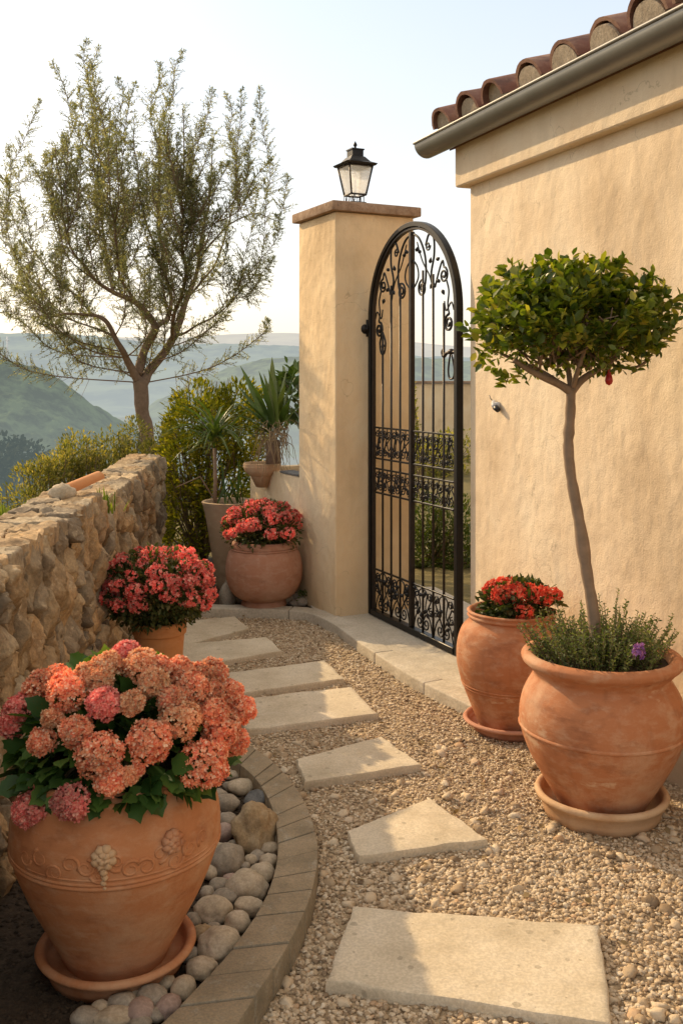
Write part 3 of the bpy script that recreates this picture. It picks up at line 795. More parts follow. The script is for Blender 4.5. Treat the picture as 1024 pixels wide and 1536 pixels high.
th_poly = [p[:2] for p in kback[28:]] + [tuple((HC + HX_ * .9 + Vector((.02, 0, 0)))[:2]), tuple((HC + HX_ * .0 + Vector((.04, 0, 0)))[:2]), (.95, 5.7), (.62, 6.7), (-.25, 6.5)]
flat_poly('pavement', th_poly, .057, 'kerb', thick=.07)
yard = [p[:2] for p in kback[:29]] + [(-.25, 6.5), (-.2, 7.6), (-1.25, 7.9), (-1.32, 6.2)]
flat_poly('soil', yard, .045, 'soil_dark')

path_poly = [p[:2] for p in kline] + [tuple((HC + HX_ * .95 + Vector((.03, 0, 0)))[:2]), tuple((HC + HX_ * 6.0 + Vector((.03, 0, 0)))[:2]), (-.75, -.6), tuple(wallp(1)[:2]), tuple((wallp(4))[:2]), tuple((wallp(6.1))[:2])]
gx = np.arange(-1.35, 3.3, .016); gy = np.arange(-.6, 6.2, .016)
GX, GY = np.meshgrid(gx, gy); GP = np.stack([GX.ravel(), GY.ravel()], 1)
def gheight(x, y):
    return .004 + .007 * noise.fractal(Vector((x * 9, y * 9, 1.7)), .9, 2, 3) + .006 * abs(noise.noise(Vector((x * 34, y * 34, 0)))) + .004 * abs(noise.noise(Vector((x * 75, y * 75, 4))))
vis = GP[:, 1] > 1.7
GZ = np.array([gheight(a, b) if v_ else .004 for (a, b), v_ in zip(GP, vis)])
gi = np.arange(len(GP)).reshape(GX.shape); gq = np.stack([gi[:-1, :-1], gi[:-1, 1:], gi[1:, 1:], gi[1:, :-1]], -1).reshape(-1, 4)
gc = GP[gq].mean(1); gq = gq[poly_in(gc, path_poly)]
us = np.unique(gq); remap = np.zeros(len(GP), int); remap[us] = np.arange(len(us))
tag(mesh_np('gravel_path', np.stack([GP[us, 0], GP[us, 1], GZ[us]], 1), remap[gq].ravel(), np.full(len(gq), 4), 'gravel_bed'), kind='structure')

SL = [
    ([(528, 1358), (900, 1388), (916, 1536), (488, 1472)], 'largest pale limestone slab in the foreground, rectangular and half in shadow'),
    ([(645, 1197), (731, 1259), (538, 1284), (521, 1246)], 'kite shaped pale slab just above the large foreground slab'),
    ([(572, 1104), (631, 1146), (456, 1173), (444, 1139)], 'small four cornered pale slab, third stepping stone counted from the camera'),
    ([(528, 1030), (567, 1070), (368, 1095), (345, 1050)], 'wide pale slab whose left end is behind the salmon hydrangea flowers, fourth stepping stone'),
    ([(487, 990), (516, 1018), (335, 1043), (322, 1012)], 'long narrow pale slab between two others, fifth stepping stone counted from the camera'),
    ([(400, 955), (423, 976), (275, 1002), (250, 968)], 'grey shaded slab right of the orange flowerpot, sixth stepping stone'),
    ([(352, 924), (374, 942), (262, 972), (240, 936)], 'farthest shaded slab close to the back kerb by the round clay urn'),
]
slab_polys = []
SLZ = .036
for pts, lab in SL:
    P = [gr(x, y, SLZ) for x, y in pts]
    c = sum(P, Vector()) / 4
    ring = []
    for i in range(4):
        a, b = P[i], P[(i + 1) % 4]; n = 12
        for k in range(n):
            p = a.lerp(b, k / n); d = (b - a).normalized(); nn = Vector((-d.y, d.x, 0))
            if k: p = p + nn * (noise.noise(p * 7) * .008 + noise.noise(p * 28) * .006 + min(0, noise.noise(p * 17) + .25) * .012)
            ring.append(p)
    slab_polys.append([p[:2] for p in ring])
    # keep the slab one mesh: top ring, worn edge, side
    vs = []; f = []; n = len(ring)
    for sc_, z in ((.93, 0), (.985, -.001), (.997, -.005), (1.0, -.012), (.999, -.05)):
        for p in ring:
            q = c + (p - c) * sc_
            vs.append((q.x - c.x, q.y - c.y, z + SLZ + (noise.noise(p * 12 + Vector((0, 0, sc_ * 3))) * .0015 if z > -.01 else 0)))
    for r in range(4):
        for k in range(n):
            a, b = r * n + k, r * n + (k + 1) % n
            f.append((a, a + n, b + n, b))
    f.append(tuple(range(n)))
    o = MB().add(vs, f).build('stepping_stone', 'slab', None, True, angle=.9, loc=(c.x, c.y, 0))
    bm = bmesh.new(); bm.from_mesh(o.data); bmesh.ops.recalc_face_normals(bm, faces=bm.faces); bm.to_mesh(o.data); bm.free()
    tag(o, lab, 'paving slab', 'stepping stones in the gravel path')

# curved edging of pavers
EZ = .082
eo = [gr(330, 1098, EZ), gr(375, 1118, EZ), gr(420, 1152, EZ), gr(455, 1198, EZ), gr(476, 1262, EZ), gr(470, 1330, EZ), gr(447, 1390, EZ), gr(412, 1450, EZ), gr(366, 1520, EZ), Vector((-.30, 1.86, 0)), Vector((-.48, 1.66, 0)), Vector((-.75, 1.55, 0))]
ei = [gr(315, 1117, EZ), gr(352, 1142, EZ), gr(388, 1175, EZ), gr(410, 1220, EZ), gr(416, 1280, EZ), gr(401, 1340, EZ), gr(366, 1400, EZ), gr(314, 1462, EZ), gr(245, 1532, EZ), Vector((-.48, 1.96, 0)), Vector((-.60, 1.80, 0)), Vector((-.80, 1.70, 0))]
eo = [Vector((p.x, p.y, 0)) for p in [Vector((-.75, 4.05, 0))] + eo]; ei = [Vector((p.x, p.y, 0)) for p in [Vector((-.80, 3.92, 0))] + ei]
eol, eil = catmull(eo, 10), catmull(ei, 10)
edge = thing('paver_edging', 'curved edging of grey pavers between the river stones and the gravel', 'edging')
m = len(eol); nblk = 26
el = [0]
for a, b in zip(eol, eol[1:]): el.append(el[-1] + (b - a).length)
def at_len(line, s):
    i = int(np.clip(np.searchsorted(el, s) - 1, 0, m - 2)); t = (s - el[i]) / max(1e-6, el[i + 1] - el[i]); return line[i].lerp(line[i + 1], min(1, max(0, t)))
bound = np.linspace(0, el[-1], nblk + 1) + np.concatenate([[0], RNG.uniform(-.02, .02, nblk - 1), [0]])
for b in range(nblk):
    ss = np.linspace(bound[b] + .0012, bound[b + 1] - .0012, 5); vs = []; f = []; dz = random.uniform(-.002, .002)
    for s in ss:
        A, B = at_len(eol, s), at_len(eil, s)
        vs += [(A.x, A.y, -.03), (A.x, A.y, EZ + dz), (B.x, B.y, EZ + dz + .002), (B.x, B.y, -.03)]
    for i in range(4):
        for k in range(4):
            a, c = i * 4 + k, i * 4 + (k + 1) % 4
            f.append((a, a + 4, c + 4, c))
    f.append((0, 1, 2, 3)); f.append((19, 18, 17, 16))
    MB().add(vs, f).build('paver', 'paver', edge, True, .007, 2, .7)
bed_poly = [p[:2] for p in eil] + [tuple(wallp(1.6)[:2]), tuple(wallp(2.6)[:2]), tuple(wallp(3.9)[:2])]
flat_poly('flower_bed', bed_poly, .020, 'soil_dark')
edge_poly = [p[:2] for p in eol] + [p[:2] for p in reversed(eil)]

# ------------------------------------------------------------------ stone walls
def vor_cells(w, h, n, seed, asp=1.0, relax=2):
    """Voronoi cells of a w x h rectangle, by half plane clipping"""
    rng = np.random.default_rng(seed); pts = np.stack([rng.uniform(0, w, n), rng.uniform(0, h, n)], 1)
    def cells(pts):
        out = []
        for i, p in enumerate(pts):
            poly = [(0, 0), (w, 0), (w, h), (0, h)]
            d = np.sum(((pts - p) * (1, asp)) ** 2, 1); order = np.argsort(d)[1:22]
            for j in order:
                q = pts[j]; mx, my = (p + q) / 2; nx, ny = (q - p) * (1, asp * asp); new = []
                for k in range(len(poly)):
                    a, b = poly[k], poly[(k + 1) % len(poly)]
                    da = (a[0] - mx) * nx + (a[1] - my) * ny; db = (b[0] - mx) * nx + (b[1] - my) * ny
                    if da <= 0: new.append(a)
                    if da * db < 0:
                        t = da / (da - db); new.append((a[0] + (b[0] - a[0]) * t, a[1] + (b[1] - a[1]) * t))
                poly = new
                if len(poly) < 3: break
            out.append(poly)
        return out
    for _ in range(relax):
        cs = cells(pts)
        pts = np.array([np.mean(c, 0) if len(c) > 2 else p for c, p in zip(cs, pts)])
    return cells(pts)
def stone_patch(mb, cells, mapf, proud=.05, gap=.006, seed=0, rough=.016):
    for ci, poly in enumerate(cells):
        if len(poly) < 3: continue
        c = np.mean(poly, 0); P = [np.array(p) for p in poly]
        for _ in range(2):   # corner cutting
            Q = []
            for k in range(len(P)):
                a, b = P[k], P[(k + 1) % len(P)]; Q += [a * .87 + b * .13, a * .13 + b * .87]
            P = Q
        n = 44; per = [0]
        for k in range(len(P)): per.append(per[-1] + np.linalg.norm(P[(k + 1) % len(P)] - P[k]))
        R = []
        for s in np.linspace(0, per[-1], n, endpoint=False):
            k = int(np.searchsorted(per, s, 'right') - 1); k = min(k, len(P) - 1); t = (s - per[k]) / max(1e-9, per[k + 1] - per[k]); R.append(P[k] * (1 - t) + P[(k + 1) % len(P)] * t)
        size = math.sqrt(max(1e-6, abs(sum(P[k][0] * P[(k + 1) % len(P)][1] - P[(k + 1) % len(P)][0] * P[k][1] for k in range(len(P)))) / 2))
        pr = proud * random.uniform(.55, 1.25); tiltx, tilty = random.uniform(-.25, .25), random.uniform(-.25, .25)
        cuts = [(pr * random.uniform(.72, 1.02), random.uniform(-.75, .75), random.uniform(-.75, .75)) for _ in range(5)]
        vs = []; f = []; rings = [(1.0, -.06), (1.0, .35), (.975, .70), (.92, .90), (.80, .98), (.55, 1.0), (.25, 1.02)]
        for sc_, dpt in rings:
            for p in R:
                q = c + (p - c) * max(.1, (sc_ - gap / size * (1 if sc_ > .5 else 0)))
                dd = pr * dpt if dpt >= 0 else dpt
                if dpt > 0: dd += ((q[0] - c[0]) * tiltx + (q[1] - c[1]) * tilty) * .6
                if dpt > 0:
                    for c0, cx, cy in cuts: dd = min(dd, max(.022, c0 + cx * (q[0] - c[0]) + cy * (q[1] - c[1])))
                w = Vector(mapf(q[0], q[1], dd))
                ns = noise.fractal(w * 26 + Vector((seed, ci * 3.1, 0)), .7, 2, 5) * rough * .85 + noise.noise(w * 8 + Vector((0, seed, ci))) * rough * .35
                vs.append(mapf(q[0] + ns * .5, q[1] - ns * .4, dd + (ns if dpt > .1 else 0)))
        for r in range(len(rings) - 1):
            for k in range(n):
                a, b = r * n + k, r * n + (k + 1) % n
                f.append((a, b, b + n, a + n))
        f.append(tuple((len(rings) - 1) * n + k for k in range(n)))
        mb.add(vs, f)
def stone_wall(y0, y1, top, off, thick, n_face, seed, label, asp=1.0, slope=0.0):
    A = wallp(y0) - WN * off; L = (wallp(y1) - wallp(y0)).length
    w = thing('stone_wall', label, 'wall', (A.x, A.y, 0))
    def W(s, z, d): return tuple(WD * s + Vector((0, 0, z)) + WN * d)
    core = MB(); i = .02
    v = [W(i, -.3, -thick + i), W(L - i, -.3, -thick + i), W(L - i, -.3, -.012), W(i, -.3, -.012), W(i, top - .012, -thick + i), W(L - i, top + slope - .012, -thick + i), W(L - i, top + slope - .012, -.012), W(i, top - .012, -.012)]
    core.add(v, [(0, 1, 2, 3), (7, 6, 5, 4), (0, 4, 5, 1), (1, 5, 6, 2), (2, 6, 7, 3), (3, 7, 4, 0)])
    core.build('core', 'wall_core', w, False)
    mb = MB()
    zs = lambda s: slope * s / L
    stone_patch(mb, vor_cells(L, top + .05, n_face, seed, asp), lambda s, z, d: W(s, z - .05 + zs(s) * (z / top), d), .075, .017, seed)
    stone_patch(mb, vor_cells(L, thick, max(8, int(n_face * thick / top * .9)), seed + 1, 1.3), lambda s, t, d: W(s, top + zs(s) - .008 + d * .8, -thick + t + .03), .040, .008, seed + 3, .014)
    stone_patch(mb, vor_cells(thick, top, max(6, int(n_face * thick / L)), seed + 2), lambda t, z, d: W(L - .02 + d, z + slope, -thick + t + .015), .03, .004, seed + 5)
    stone_patch(mb, vor_cells(L, top, max(10, n_face // 3), seed + 4), lambda s, z, d: W(L - s, z + zs(L - s) * (z / top) - .01, -thick + .02 - d), .04, .006, seed + 7)
    mb.build('masonry', 'wall_stone', w, True)
    return w
stone_wall(1.2, 4.52, .925, 0.0, .27, 165, 5, 'near rough fieldstone garden wall with its rubble top at the left edge', .62)
stone_wall(4.55, 7.35, .84, .05, .25, 135, 31, 'farther weathered stone wall section ending at the yellow green bush', .5, .045)

# clay ridge tile lying on the wall
a, b = at(97, 735, 4.36), at(148, 712, 4.60)
dirv = (b - a); Lr = dirv.length
rt = thing('ridge_tile', 'orange clay ridge tile with a grey mortared end lying on the stone wall', 'tile', a)
dn = dirv.normalized(); sd = dn.cross(Vector((0, 0, 1))).normalized(); un = sd.cross(dn)
def half_tube(t0, t1, r0, r1, th, n=12):
    vs = []; f = []
    for t, r in ((t0, r0), ((t0 + t1) / 2, (r0 + r1) / 2), (t1, r1)):
        for rr in (r, r - th):
            for k in range(n + 1):
                an = math.pi * k / n; vs.append(tuple(dn * (t * Lr) + sd * rr * math.cos(an) + un * (rr * math.sin(an) - .015)))
    mm = n + 1
    for j in range(2):
        q = j * 2 * mm; c = q + 2 * mm
        for k in range(n):
            f.append((q + k, c + k, c + k + 1, q + k + 1)); f.append((q + mm + k, q + mm + k + 1, c + mm + k + 1, c + mm + k))
        f.append((q, q + mm, c + mm, c)); f.append((q + n, c + n, c + mm + n, q + mm + n))
    for k in range(n): f.append((k, k + 1, mm + k + 1, mm + k)); q = 4 * mm; f.append((q + k, q + mm + k, q + mm + k + 1, q + k + 1))
    return vs, f
MB().add(*half_tube(.0, 1.0, .038, .032, .012)).build('tile', 'terracotta_plain', rt, True, angle=.8)
MB().ball(dn * -.02 + un * -.01, .052, 3, .25, 2.0, 3.3, (1.15, 1.0, .8)).build('mortar_lump', 'river_cream', rt)

# ------------------------------------------------------------------ pots
def pot(name, label, loc, prof, mat, band=None, soil=None, wob=.012, group=None, seed=0, rimtop=None, liner=.02, cat='flowerpot'):
    """prof: outer profile base to rim; the inside is cut back by the liner; band: list of (r, z, thickness)"""
    t = thing(name, label, cat, loc, 0, group)
    zs = [p[1] for p in prof]; rs = [p[0] for p in prof]
    pr = [(float(r), float(z)) for r, z in catm2(prof)]
    top = pr[-1]; rl = pr[-1][0]
    inner = [(rl - liner * .5, top[1] + .006), (rl - liner, top[1] - .002), (rl - liner * 1.4, top[1] - .03), (max(.02, min(rs) * .6), top[1] - .16)]
    m_ = MB(); m_.lathe(pr + inner, 72, wob, seed); m_.build('body', mat, t, True)
    if band:
        for r, z, th in band:
            MB().lathe([(r - th * .6, z - th), (r + th * .35, z - th * .75), (r + th * .8, z), (r + th * .35, z + th * .75), (r - th * .6, z + th)], 72, wob, seed, True).build('raised_band', mat, t)
    if soil:
        s = MB(); n = 40; vs = [(0, 0, soil[1] + .01)]
        for rr in (.5, 1):
            for k in range(n):
                an = 2 * math.pi * k / n; vs.append((soil[0] * rr * math.cos(an), soil[0] * rr * math.sin(an), soil[1] + .008 * noise.noise(Vector((math.cos(an) * 4, math.sin(an) * 4, rr * 3)))))
        f = [(0, 1 + k, 1 + (k + 1) % n) for k in range(n)] + [(1 + k, 1 + n + k, 1 + n + (k + 1) % n, 1 + (k + 1) % n) for k in range(n)]
        s.add(vs, f).build('soil', 'soil_dark', t)
    return t
def catm2(prof, per=6):
    return [(max(1e-4, v.x), v.y) for v in catmull([(r, z, 0) for r, z in prof], per)]
def saucer(label, loc, r, h, mat, flare=.02, th=.016, seed=0, name='plant_saucer'):
    t = thing(name, label, 'saucer', loc)
    rb = r - flare
    pr = [(rb, .0), (rb + flare * .3, h * .35), (rb + flare * .35, h * .72), (r, h * .78), (r + .004, h * .90), (r, h), (r - th * .5, h + .003), (r - th, h - .004), (r - th - .003, h * .6), (rb - th, h * .45), (.01, h * .42)]
    MB().lathe(pr, 72, .008, seed).build('dish', mat, t, True)
    return t, h * .42

# big left pot with hydrangea
P1 = Vector((-.548, 2.44, .02))
_, h1 = saucer('terracotta saucer under the large pot of salmon hydrangeas', P1, .188, .062, 'terracotta_warm', .03, .020, 1)
B1 = P1 + Vector((0, 0, h1))
prof1 = [(.122, 0), (.131, .02), (.165, .09), (.207, .17), (.240, .25), (.251, .305), (.247, .36), (.231, .41), (.212, .445), (.214, .455), (.220, .470)]
pot1 = pot('plant_pot', 'large decorated terracotta pot with rosettes standing in the stone bed at lower left', B1, prof1, 'terracotta_warm', [(.2475, .283, .007), (.2490, .292, .005), (.217, .462, .008)], (.20, .43), .012, None, 2)
def pot_surf(prof, ang, z, off=0):
    pr = catm2(prof); r = float(np.interp(z, [p[1] for p in pr], [p[0] for p in pr])) + off
    return Vector((r * math.cos(ang), r * math.sin(ang), z))
def facing(P, dx, z, prof):
    base = math.atan2(-P.y, -P.x); pr = catm2(prof); r = float(np.interp(z, [p[1] for p in pr], [p[0] for p in pr]))
    return base + math.asin(max(-1, min(1, dx / r)))
for dx, z, tail in ((-.028, .352, True), (.122, .358, False)):
    an = facing(B1, dx, z, prof1); c = pot_surf(prof1, an, z, -.002); out = Vector((math.cos(an), math.sin(an), .1)).normalized()
    side = out.cross(Vector((0, 0, 1))).normalized(); upv = side.cross(out)
    mb = MB(); random.seed(int(dx * 1000) + 99)
    for k in range(8):
        q = 2 * math.pi * k / 8 + .3; mb.ball(c + (side * math.cos(q) + upv * math.sin(q)) * .018 + out * .004, .0105, 2, .4, 2.5, k, (1, 1, 1))
    for k in range(5):
        q = 2 * math.pi * k / 5; mb.ball(c + (side * math.cos(q) + upv * math.sin(q)) * .008 + out * .010, .008, 2, .4, 2.5, k + 3)
    if tail:
        for k in range(4): mb.ball(pot_surf(prof1, an + .01 * (k % 2), z - .030 - k * .012, .000), .0095 - .0015 * k, 2, .3, 3, k)
    mb.build('rosette', 'clay_saucer' if tail else 'terracotta_weathered', pot1)
rel = MB()
for k in range(13):
    a0 = facing(B1, -.2 + k * .033, .33, prof1) if abs(-.2 + k * .033) < .22 else None
    if a0 is None: continue
    z0 = .315 + .014 * math.sin(k * 2.3)
    pts = []
    for t in np.linspace(0, 1, 14):
        r = .022 * (1 - .7 * t); q = k * 1.9 + t * 7.5 * (1 if k % 2 else -1)
        pts.append(pot_surf(prof1, a0 + r * math.cos(q) / .24, z0 + .012 + r * math.sin(q) * .9, -.0015))
    rel.tube(pts, [.0046 * (1 - .5 * t) for t in np.linspace(0, 1, 14)], 6)
arc = [pot_surf(prof1, a, .303, -.001) for a in np.linspace(facing(B1, -.20, .30, prof1), facing(B1, .21, .30, prof1), 40)]
rel.tube(arc, .0028, 6)
rel.build('relief_scrolls', 'terracotta_warm', pot1)

def ray_ell(px, py, c, r):
    """point of an ellipsoid on the sight line (front side), else the closest one to it"""
    o = np.array((0, 0, EYE)); d = np.array(((px - HX) / F, 1, -(py - HY) / F)); c = np.array(c); r = np.array(r)
    oo = (o - c) / r; dd = d / r; A = dd @ dd; B = oo @ dd; C = oo @ oo - 1; D = B * B - A * C
    t = (-B - math.sqrt(D)) / A if D > 0 else -B / A
    p = o + d * t; return p, (p - c) / r
def flower_head(parent, name, mat, c, outv, R, n, psize, local, flat=.85, tmpl=PETAL, per=4, cup=.5):
    """round head of many four-petalled florets"""
    d = nrm(RNG.normal(0, 1, (n, 3)) + np.array(outv) * .55)
    blob = 1 + .26 * np.array([noise.noise(Vector(x * 1.7) + Vector(c) * 9) for x in d])
    pos = np.array(c) + d * (R * blob * RNG.uniform(.84, 1.04, n))[:, None] * np.array((1, 1, flat))
    ax = nrm(d + RNG.normal(0, .35, (n, 3)))
    t1 = nrm(np.cross(ax, RNG.normal(0, 1, (n, 3)))); t2 = np.cross(ax, t1)
    parts = []
    s = psize * RNG.uniform(.7, 1.2, n)
    for k in range(per):
        a = 2 * math.pi * k / per + RNG.uniform(-.2, .2, n)
        T = t1 * np.cos(a)[:, None] + t2 * np.sin(a)[:, None] + ax * cup * RNG.uniform(.2, 1.2, n)[:, None]
        X, Y, Z = frames(T, ax)
        parts.append(scatter(tmpl[0], tmpl[1], pos, X, Y, Z, s))
    V, Fc, L = join_np(parts)
    return mesh_np(name, V - np.array(local), Fc, L, mat, parent, True)

hy = thing('hydrangea', 'salmon pink hydrangea with many round flower heads filling the large left pot', 'plant', (B1.x, B1.y, B1.z + .44))
hl = tuple(hy.location)
hheads = [(60, 250, 62), (120, 175, 60), (200, 185, 72), (262, 137, 42), (320, 112, 50), (378, 74, 44), (425, 107, 58), (540, 127, 48), (640, 130, 50), (462, 160, 50), (575, 180, 62), (630, 195, 48), (690, 195, 52), (735, 245, 46), (310, 225, 55), (396, 225, 40), (545, 275, 66), (640, 255, 56), (672, 310, 62), (712, 345, 46), (450, 340, 72), (622, 415, 84), (225, 312, 52), (152, 273, 32), (120, 342, 42), (295, 385, 78), (330, 460, 50), (388, 448, 26), (90, 556, 64), (210, 532, 62), (30, 290, 44), (170, 150, 44), (480, 60 + 60, 40), (300, 150, 40), (600, 145, 46), (520, 215, 46), (700, 265, 48), (415, 430, 14)]
HC1 = (B1.x + .02, B1.y, B1.z + .44); HR1 = (.285, .25, .305)
fol_p = []; fol_t = []
stems = MB()
for i, (zx, zy, zr) in enumerate(hheads):
    px, py, pr = zx / 2, 940 + zy / 2, zr / 2
    if zy > 500: p, o = ray_ell(px, py, (B1.x, B1.y, B1.z + .47), (.26, .25, .10))
    else: p, o = ray_ell(px, py, HC1, HR1)
    R = pr / F * p[1] * .87
    hue = noise.noise(Vector((px * .012, py * .012, 3.3)))
    pinkish = (zy > 500) or (px < 60 and py < 1090 and i % 2 == 0)
    mt = 'petal_hydrangea_pink' if pinkish else ('petal_hydrangea_peach' if i in (3, 4, 6, 9, 15, 16, 23, 27, 33) else ('petal_hydrangea_pink' if i in (5, 14) else 'petal_hydrangea'))
    flower_head(hy, 'flower_head', mt, p - np.array(o) * R * .25, o, R, int(300 + R * 5200), .0080, hl, .92)
    stems.tube([Vector((B1.x, B1.y, B1.z + .40)) - Vector(hl), Vector(p * .5 + np.array((B1.x, B1.y, B1.z + .5)) * .5) - Vector(hl) + Vector((0, 0, .03)), Vector(p) - Vector(hl)], [.006, .005, .004], 6)
stems.build('stem', 'twig', hy)
d = nrm(RNG.normal(0, 1, (900, 3))); d[:, 2] = np.abs(d[:, 2]) * 1.2 - .22; d = nrm(d)
pos = np.array((B1.x + .01, B1.y, B1.z + .46)) + d * np.array((.235, .215, .24)) * RNG.uniform(.62, 1.04, (900, 1))
pos[:, 2] = np.maximum(pos[:, 2], B1.z + .47)
V, Fc, L = leafset(pos, d + np.array((0, 0, -.40)), .056, BIGLEAF, 1.0, .45)
mesh_np('foliage', V - np.array(hl), Fc, L, 'leaf_hydrangea', hy)

# flowerpot with red azalea beside the wall
Y2 = 4.55; P2 = Vector(((239 - HX) / F * Y2, Y2, .004))
prof2 = [(.092, 0), (.094, .02), (.104, .16), (.113, .285), (.1135, .29), (.121, .291), (.123, .31), (.123, .335), (.121, .342)]
pot('plant_pot', 'plain orange clay flowerpot holding the red flowered bush beside the stone wall', P2, prof2, 'terracotta_plain', None, (.105, .32), .004, None, 5, liner=.012)
def flowering_dome(name, label, loc, c, r, n_heads, hr, hn, psize, petal, leafmat, nleaf, leafsize, low, seed, front=.2, pot_r=.1, zmin=None, spots=None):
    global RNG
    RNG = np.random.default_rng(seed)
    t = thing(name, label, 'plant', loc)
    lo = np.array(loc); c = np.array(c); r = np.array(r)
    P, D = clump_points([(c, r * .93)], nleaf, .5, 60, .22)
    if zmin is not None: P[:, 2] = np.where(P[:, 2] < zmin, zmin + RNG.uniform(0, .05, len(P)), P[:, 2])
    V, Fc, L = leafset(P, D + np.array((0, 0, .2)), leafsize, LEAF, .8, .6)
    mesh_np('foliage', V - lo, Fc, L, leafmat, t)
    st = MB()
    ctr = [];  tries = 0
    if spots:
        for sx, sy in spots:
            p, o = ray_ell(sx, sy, c, r); ctr.append(o / np.linalg.norm(o))
    while len(ctr) < n_heads and tries < 6000:
        tries += 1
        d = nrm(RNG.normal(0, 1, (1, 3)))[0]
        if d[2] < low + .25 * RNG.random() or d[1] > .75: continue
        if all(np.linalg.norm(d - q) > .30 for q in ctr): ctr.append(d)
    for i, d in enumerate(ctr):
        R = hr * RNG.uniform(.65, 1.25)
        p = c + d * r * RNG.uniform(.93, 1.03)
        flower_head(t, 'flower_cluster', petal, p - d * R * .3, d, R, int(hn * (R / hr) ** 2), psize, lo, .8, PETAL, 5, .45)
    for k in range(14):
        d = ctr[k % len(ctr)]
        st.tube([Vector(loc) - Vector(loc), Vector(c + d * r * .5) - Vector(loc), Vector(c + d * r * .9) - Vector(loc)], [.006, .004, .002], 5)
    st.build('stem', 'twig', t)
    return t
flowering_dome('azalea', 'red flowering bush in the plain orange flowerpot beside the stone wall', (P2.x, P2.y, .32), (P2.x - .005, P2.y, .495), (.245, .24, .185), 44, .040, 60, .0115, 'petal_red', 'leaf_azalea', 6500, .026, -.40, 41)

# round urn by the pillar
P3 = Vector((-.478, 6.17, .045))
prof3 = [(.135, 0), (.14, .02), (.128, .045), (.135, .05), (.185, .08), (.222, .14), (.236, .21), (.234, .27), (.222, .325), (.205, .355), (.196, .36), (.199, .375), (.196, .395), (.188, .405)]
pot('plant_pot', 'squat round clay urn on a low foot beside the pillar', P3, prof3, 'terracotta_dusty', [(.203, .362, .006)], (.175, .385), .008, None, 8, liner=.014)
flowering_dome('azalea', 'red flowering bush growing in the squat round urn beside the pillar', (P3.x, P3.y, P3.z + .39), (P3.x - .01, P3.y, P3.z + .47), (.235, .22, .175), 30, .042, 55, .014, 'petal_red', 'leaf_azalea', 3600, .028, -.15, 43)

# weathered pot by the house wall
P4 = Vector((.700, 4.12, .004))
_, h4 = saucer('small pinkish saucer under the weathered pot against the house wall', P4, .195, .055, 'terracotta_pink', .045, .018, 9)
B4 = P4 + Vector((0, 0, h4))
prof4 = [(.132, 0), (.143, .02), (.174, .10), (.209, .19), (.227, .27), (.223, .34), (.204, .395), (.178, .425), (.172, .44), (.178, .46), (.182, .468)]
pot('plant_pot', 'weathered terracotta jar with a narrow collar against the house wall', B4, prof4, 'terracotta_weathered', [(.1995, .165, .004), (.2045, .178, .004), (.174, .450, .009)], (.16, .44), .012, None, 12)
flowering_dome('geranium', 'scarlet flowered plant in the weathered jar against the house wall', (B4.x, B4.y, B4.z + .44), (B4.x + .03, B4.y - .02, B4.z + .49), (.165, .135, .105), 5, .036, 60, .012, 'petal_scarlet', 'leaf_azalea', 1500, .034, .3, 47,
               spots=[(735, 878), (752, 870), (768, 880), (778, 892), (790, 882), (748, 890), (805, 888), (822, 892), (836, 890), (786, 920), (760, 862), (726, 886)])

# big pot by the right edge
P5 = Vector((.862, 3.32, .004))
_, h5 = saucer('deep beige clay saucer under the large right pot with the clipped tree', P5, .214, .085, 'clay_saucer', .03, .020, 14)
B5 = P5 + Vector((0, 0, h5))
prof5 = [(.140, 0), (.150, .02), (.192, .09), (.236, .17), (.264, .245), (.270, .30), (.258, .36), (.235, .405), (.222, .425), (.224, .438), (.240, .458), (.258, .474), (.262, .490), (.254, .500)]
pot('plant_pot', 'large terracotta pot with a wide lip holding the clipped tree', B5, prof5, 'terracotta_weathered', [(.2665, .262, .008)], (.228, .475), .010, None, 15, liner=.03)

# ------------------------------------------------------------------ standard tree in the right pot
Yt = 3.32
std = thing('standard_tree', 'clipped standard tree with a wide leafy crown on a bare curved trunk', 'tree', (B5.x, B5.y, B5.z + .46))
sl_ = Vector(std.location)
tr = MB()
tp = [at(893, 960, Yt), at(889, 915, Yt), at(880, 860, Yt), at(868, 780, Yt), at(857, 720, Yt), at(852, 670, Yt), at(855, 620, Yt), at(856, 583, Yt)]
tp = catmull(tp, 5); nT = len(tp)
rad = [.0205 - .0045 * i / nT + (.0035 if abs(i - 13) < 1.2 or abs(i - 27) < .8 else 0) + .0010 * math.sin(i * 2.1) + .0008 * math.sin(i * 5.3) for i in range(nT)]
tr.tube([p - sl_ for p in tp], rad, 12)
tr.build('trunk', 'bark_pale', std)
lm = MB()
CT = np.array(at(857, 482, Yt)); CRr = np.array((.315, .27, .192))
def limb(pts, r0, r1, dy=0):
    P = catmull([at(x, y, Yt + dz * .1 + dy) - sl_ for x, y, dz in pts], 5); n = len(P)
    lm.tube(P, [r0 + (r1 - r0) * i / (n - 1) for i in range(n)], 8); return P
limb([(856, 588, 0), (840, 577, -.1), (815, 566, -.4), (790, 553, -.6), (770, 540, -.8)], .016, .007)
limb([(856, 588, 0), (872, 570, .1), (890, 558, .1), (910, 545, .3)], .016, .008)
limb([(835, 572, 0), (810, 556, .6), (785, 545, 1.0), (750, 530, 1.2)], .010, .005)
limb([(910, 545, .3), (940, 552, 0), (965, 545, -.3), (985, 520, -.4)], .006, .003)
limb([(856, 582, 0), (852, 555, .3), (845, 520, .5), (840, 480, .6)], .011, .005)
limb([(858, 582, 0), (868, 550, -.6), (880, 510, -1.0), (880, 470, -1.2)], .010, .004)
random.seed(12)
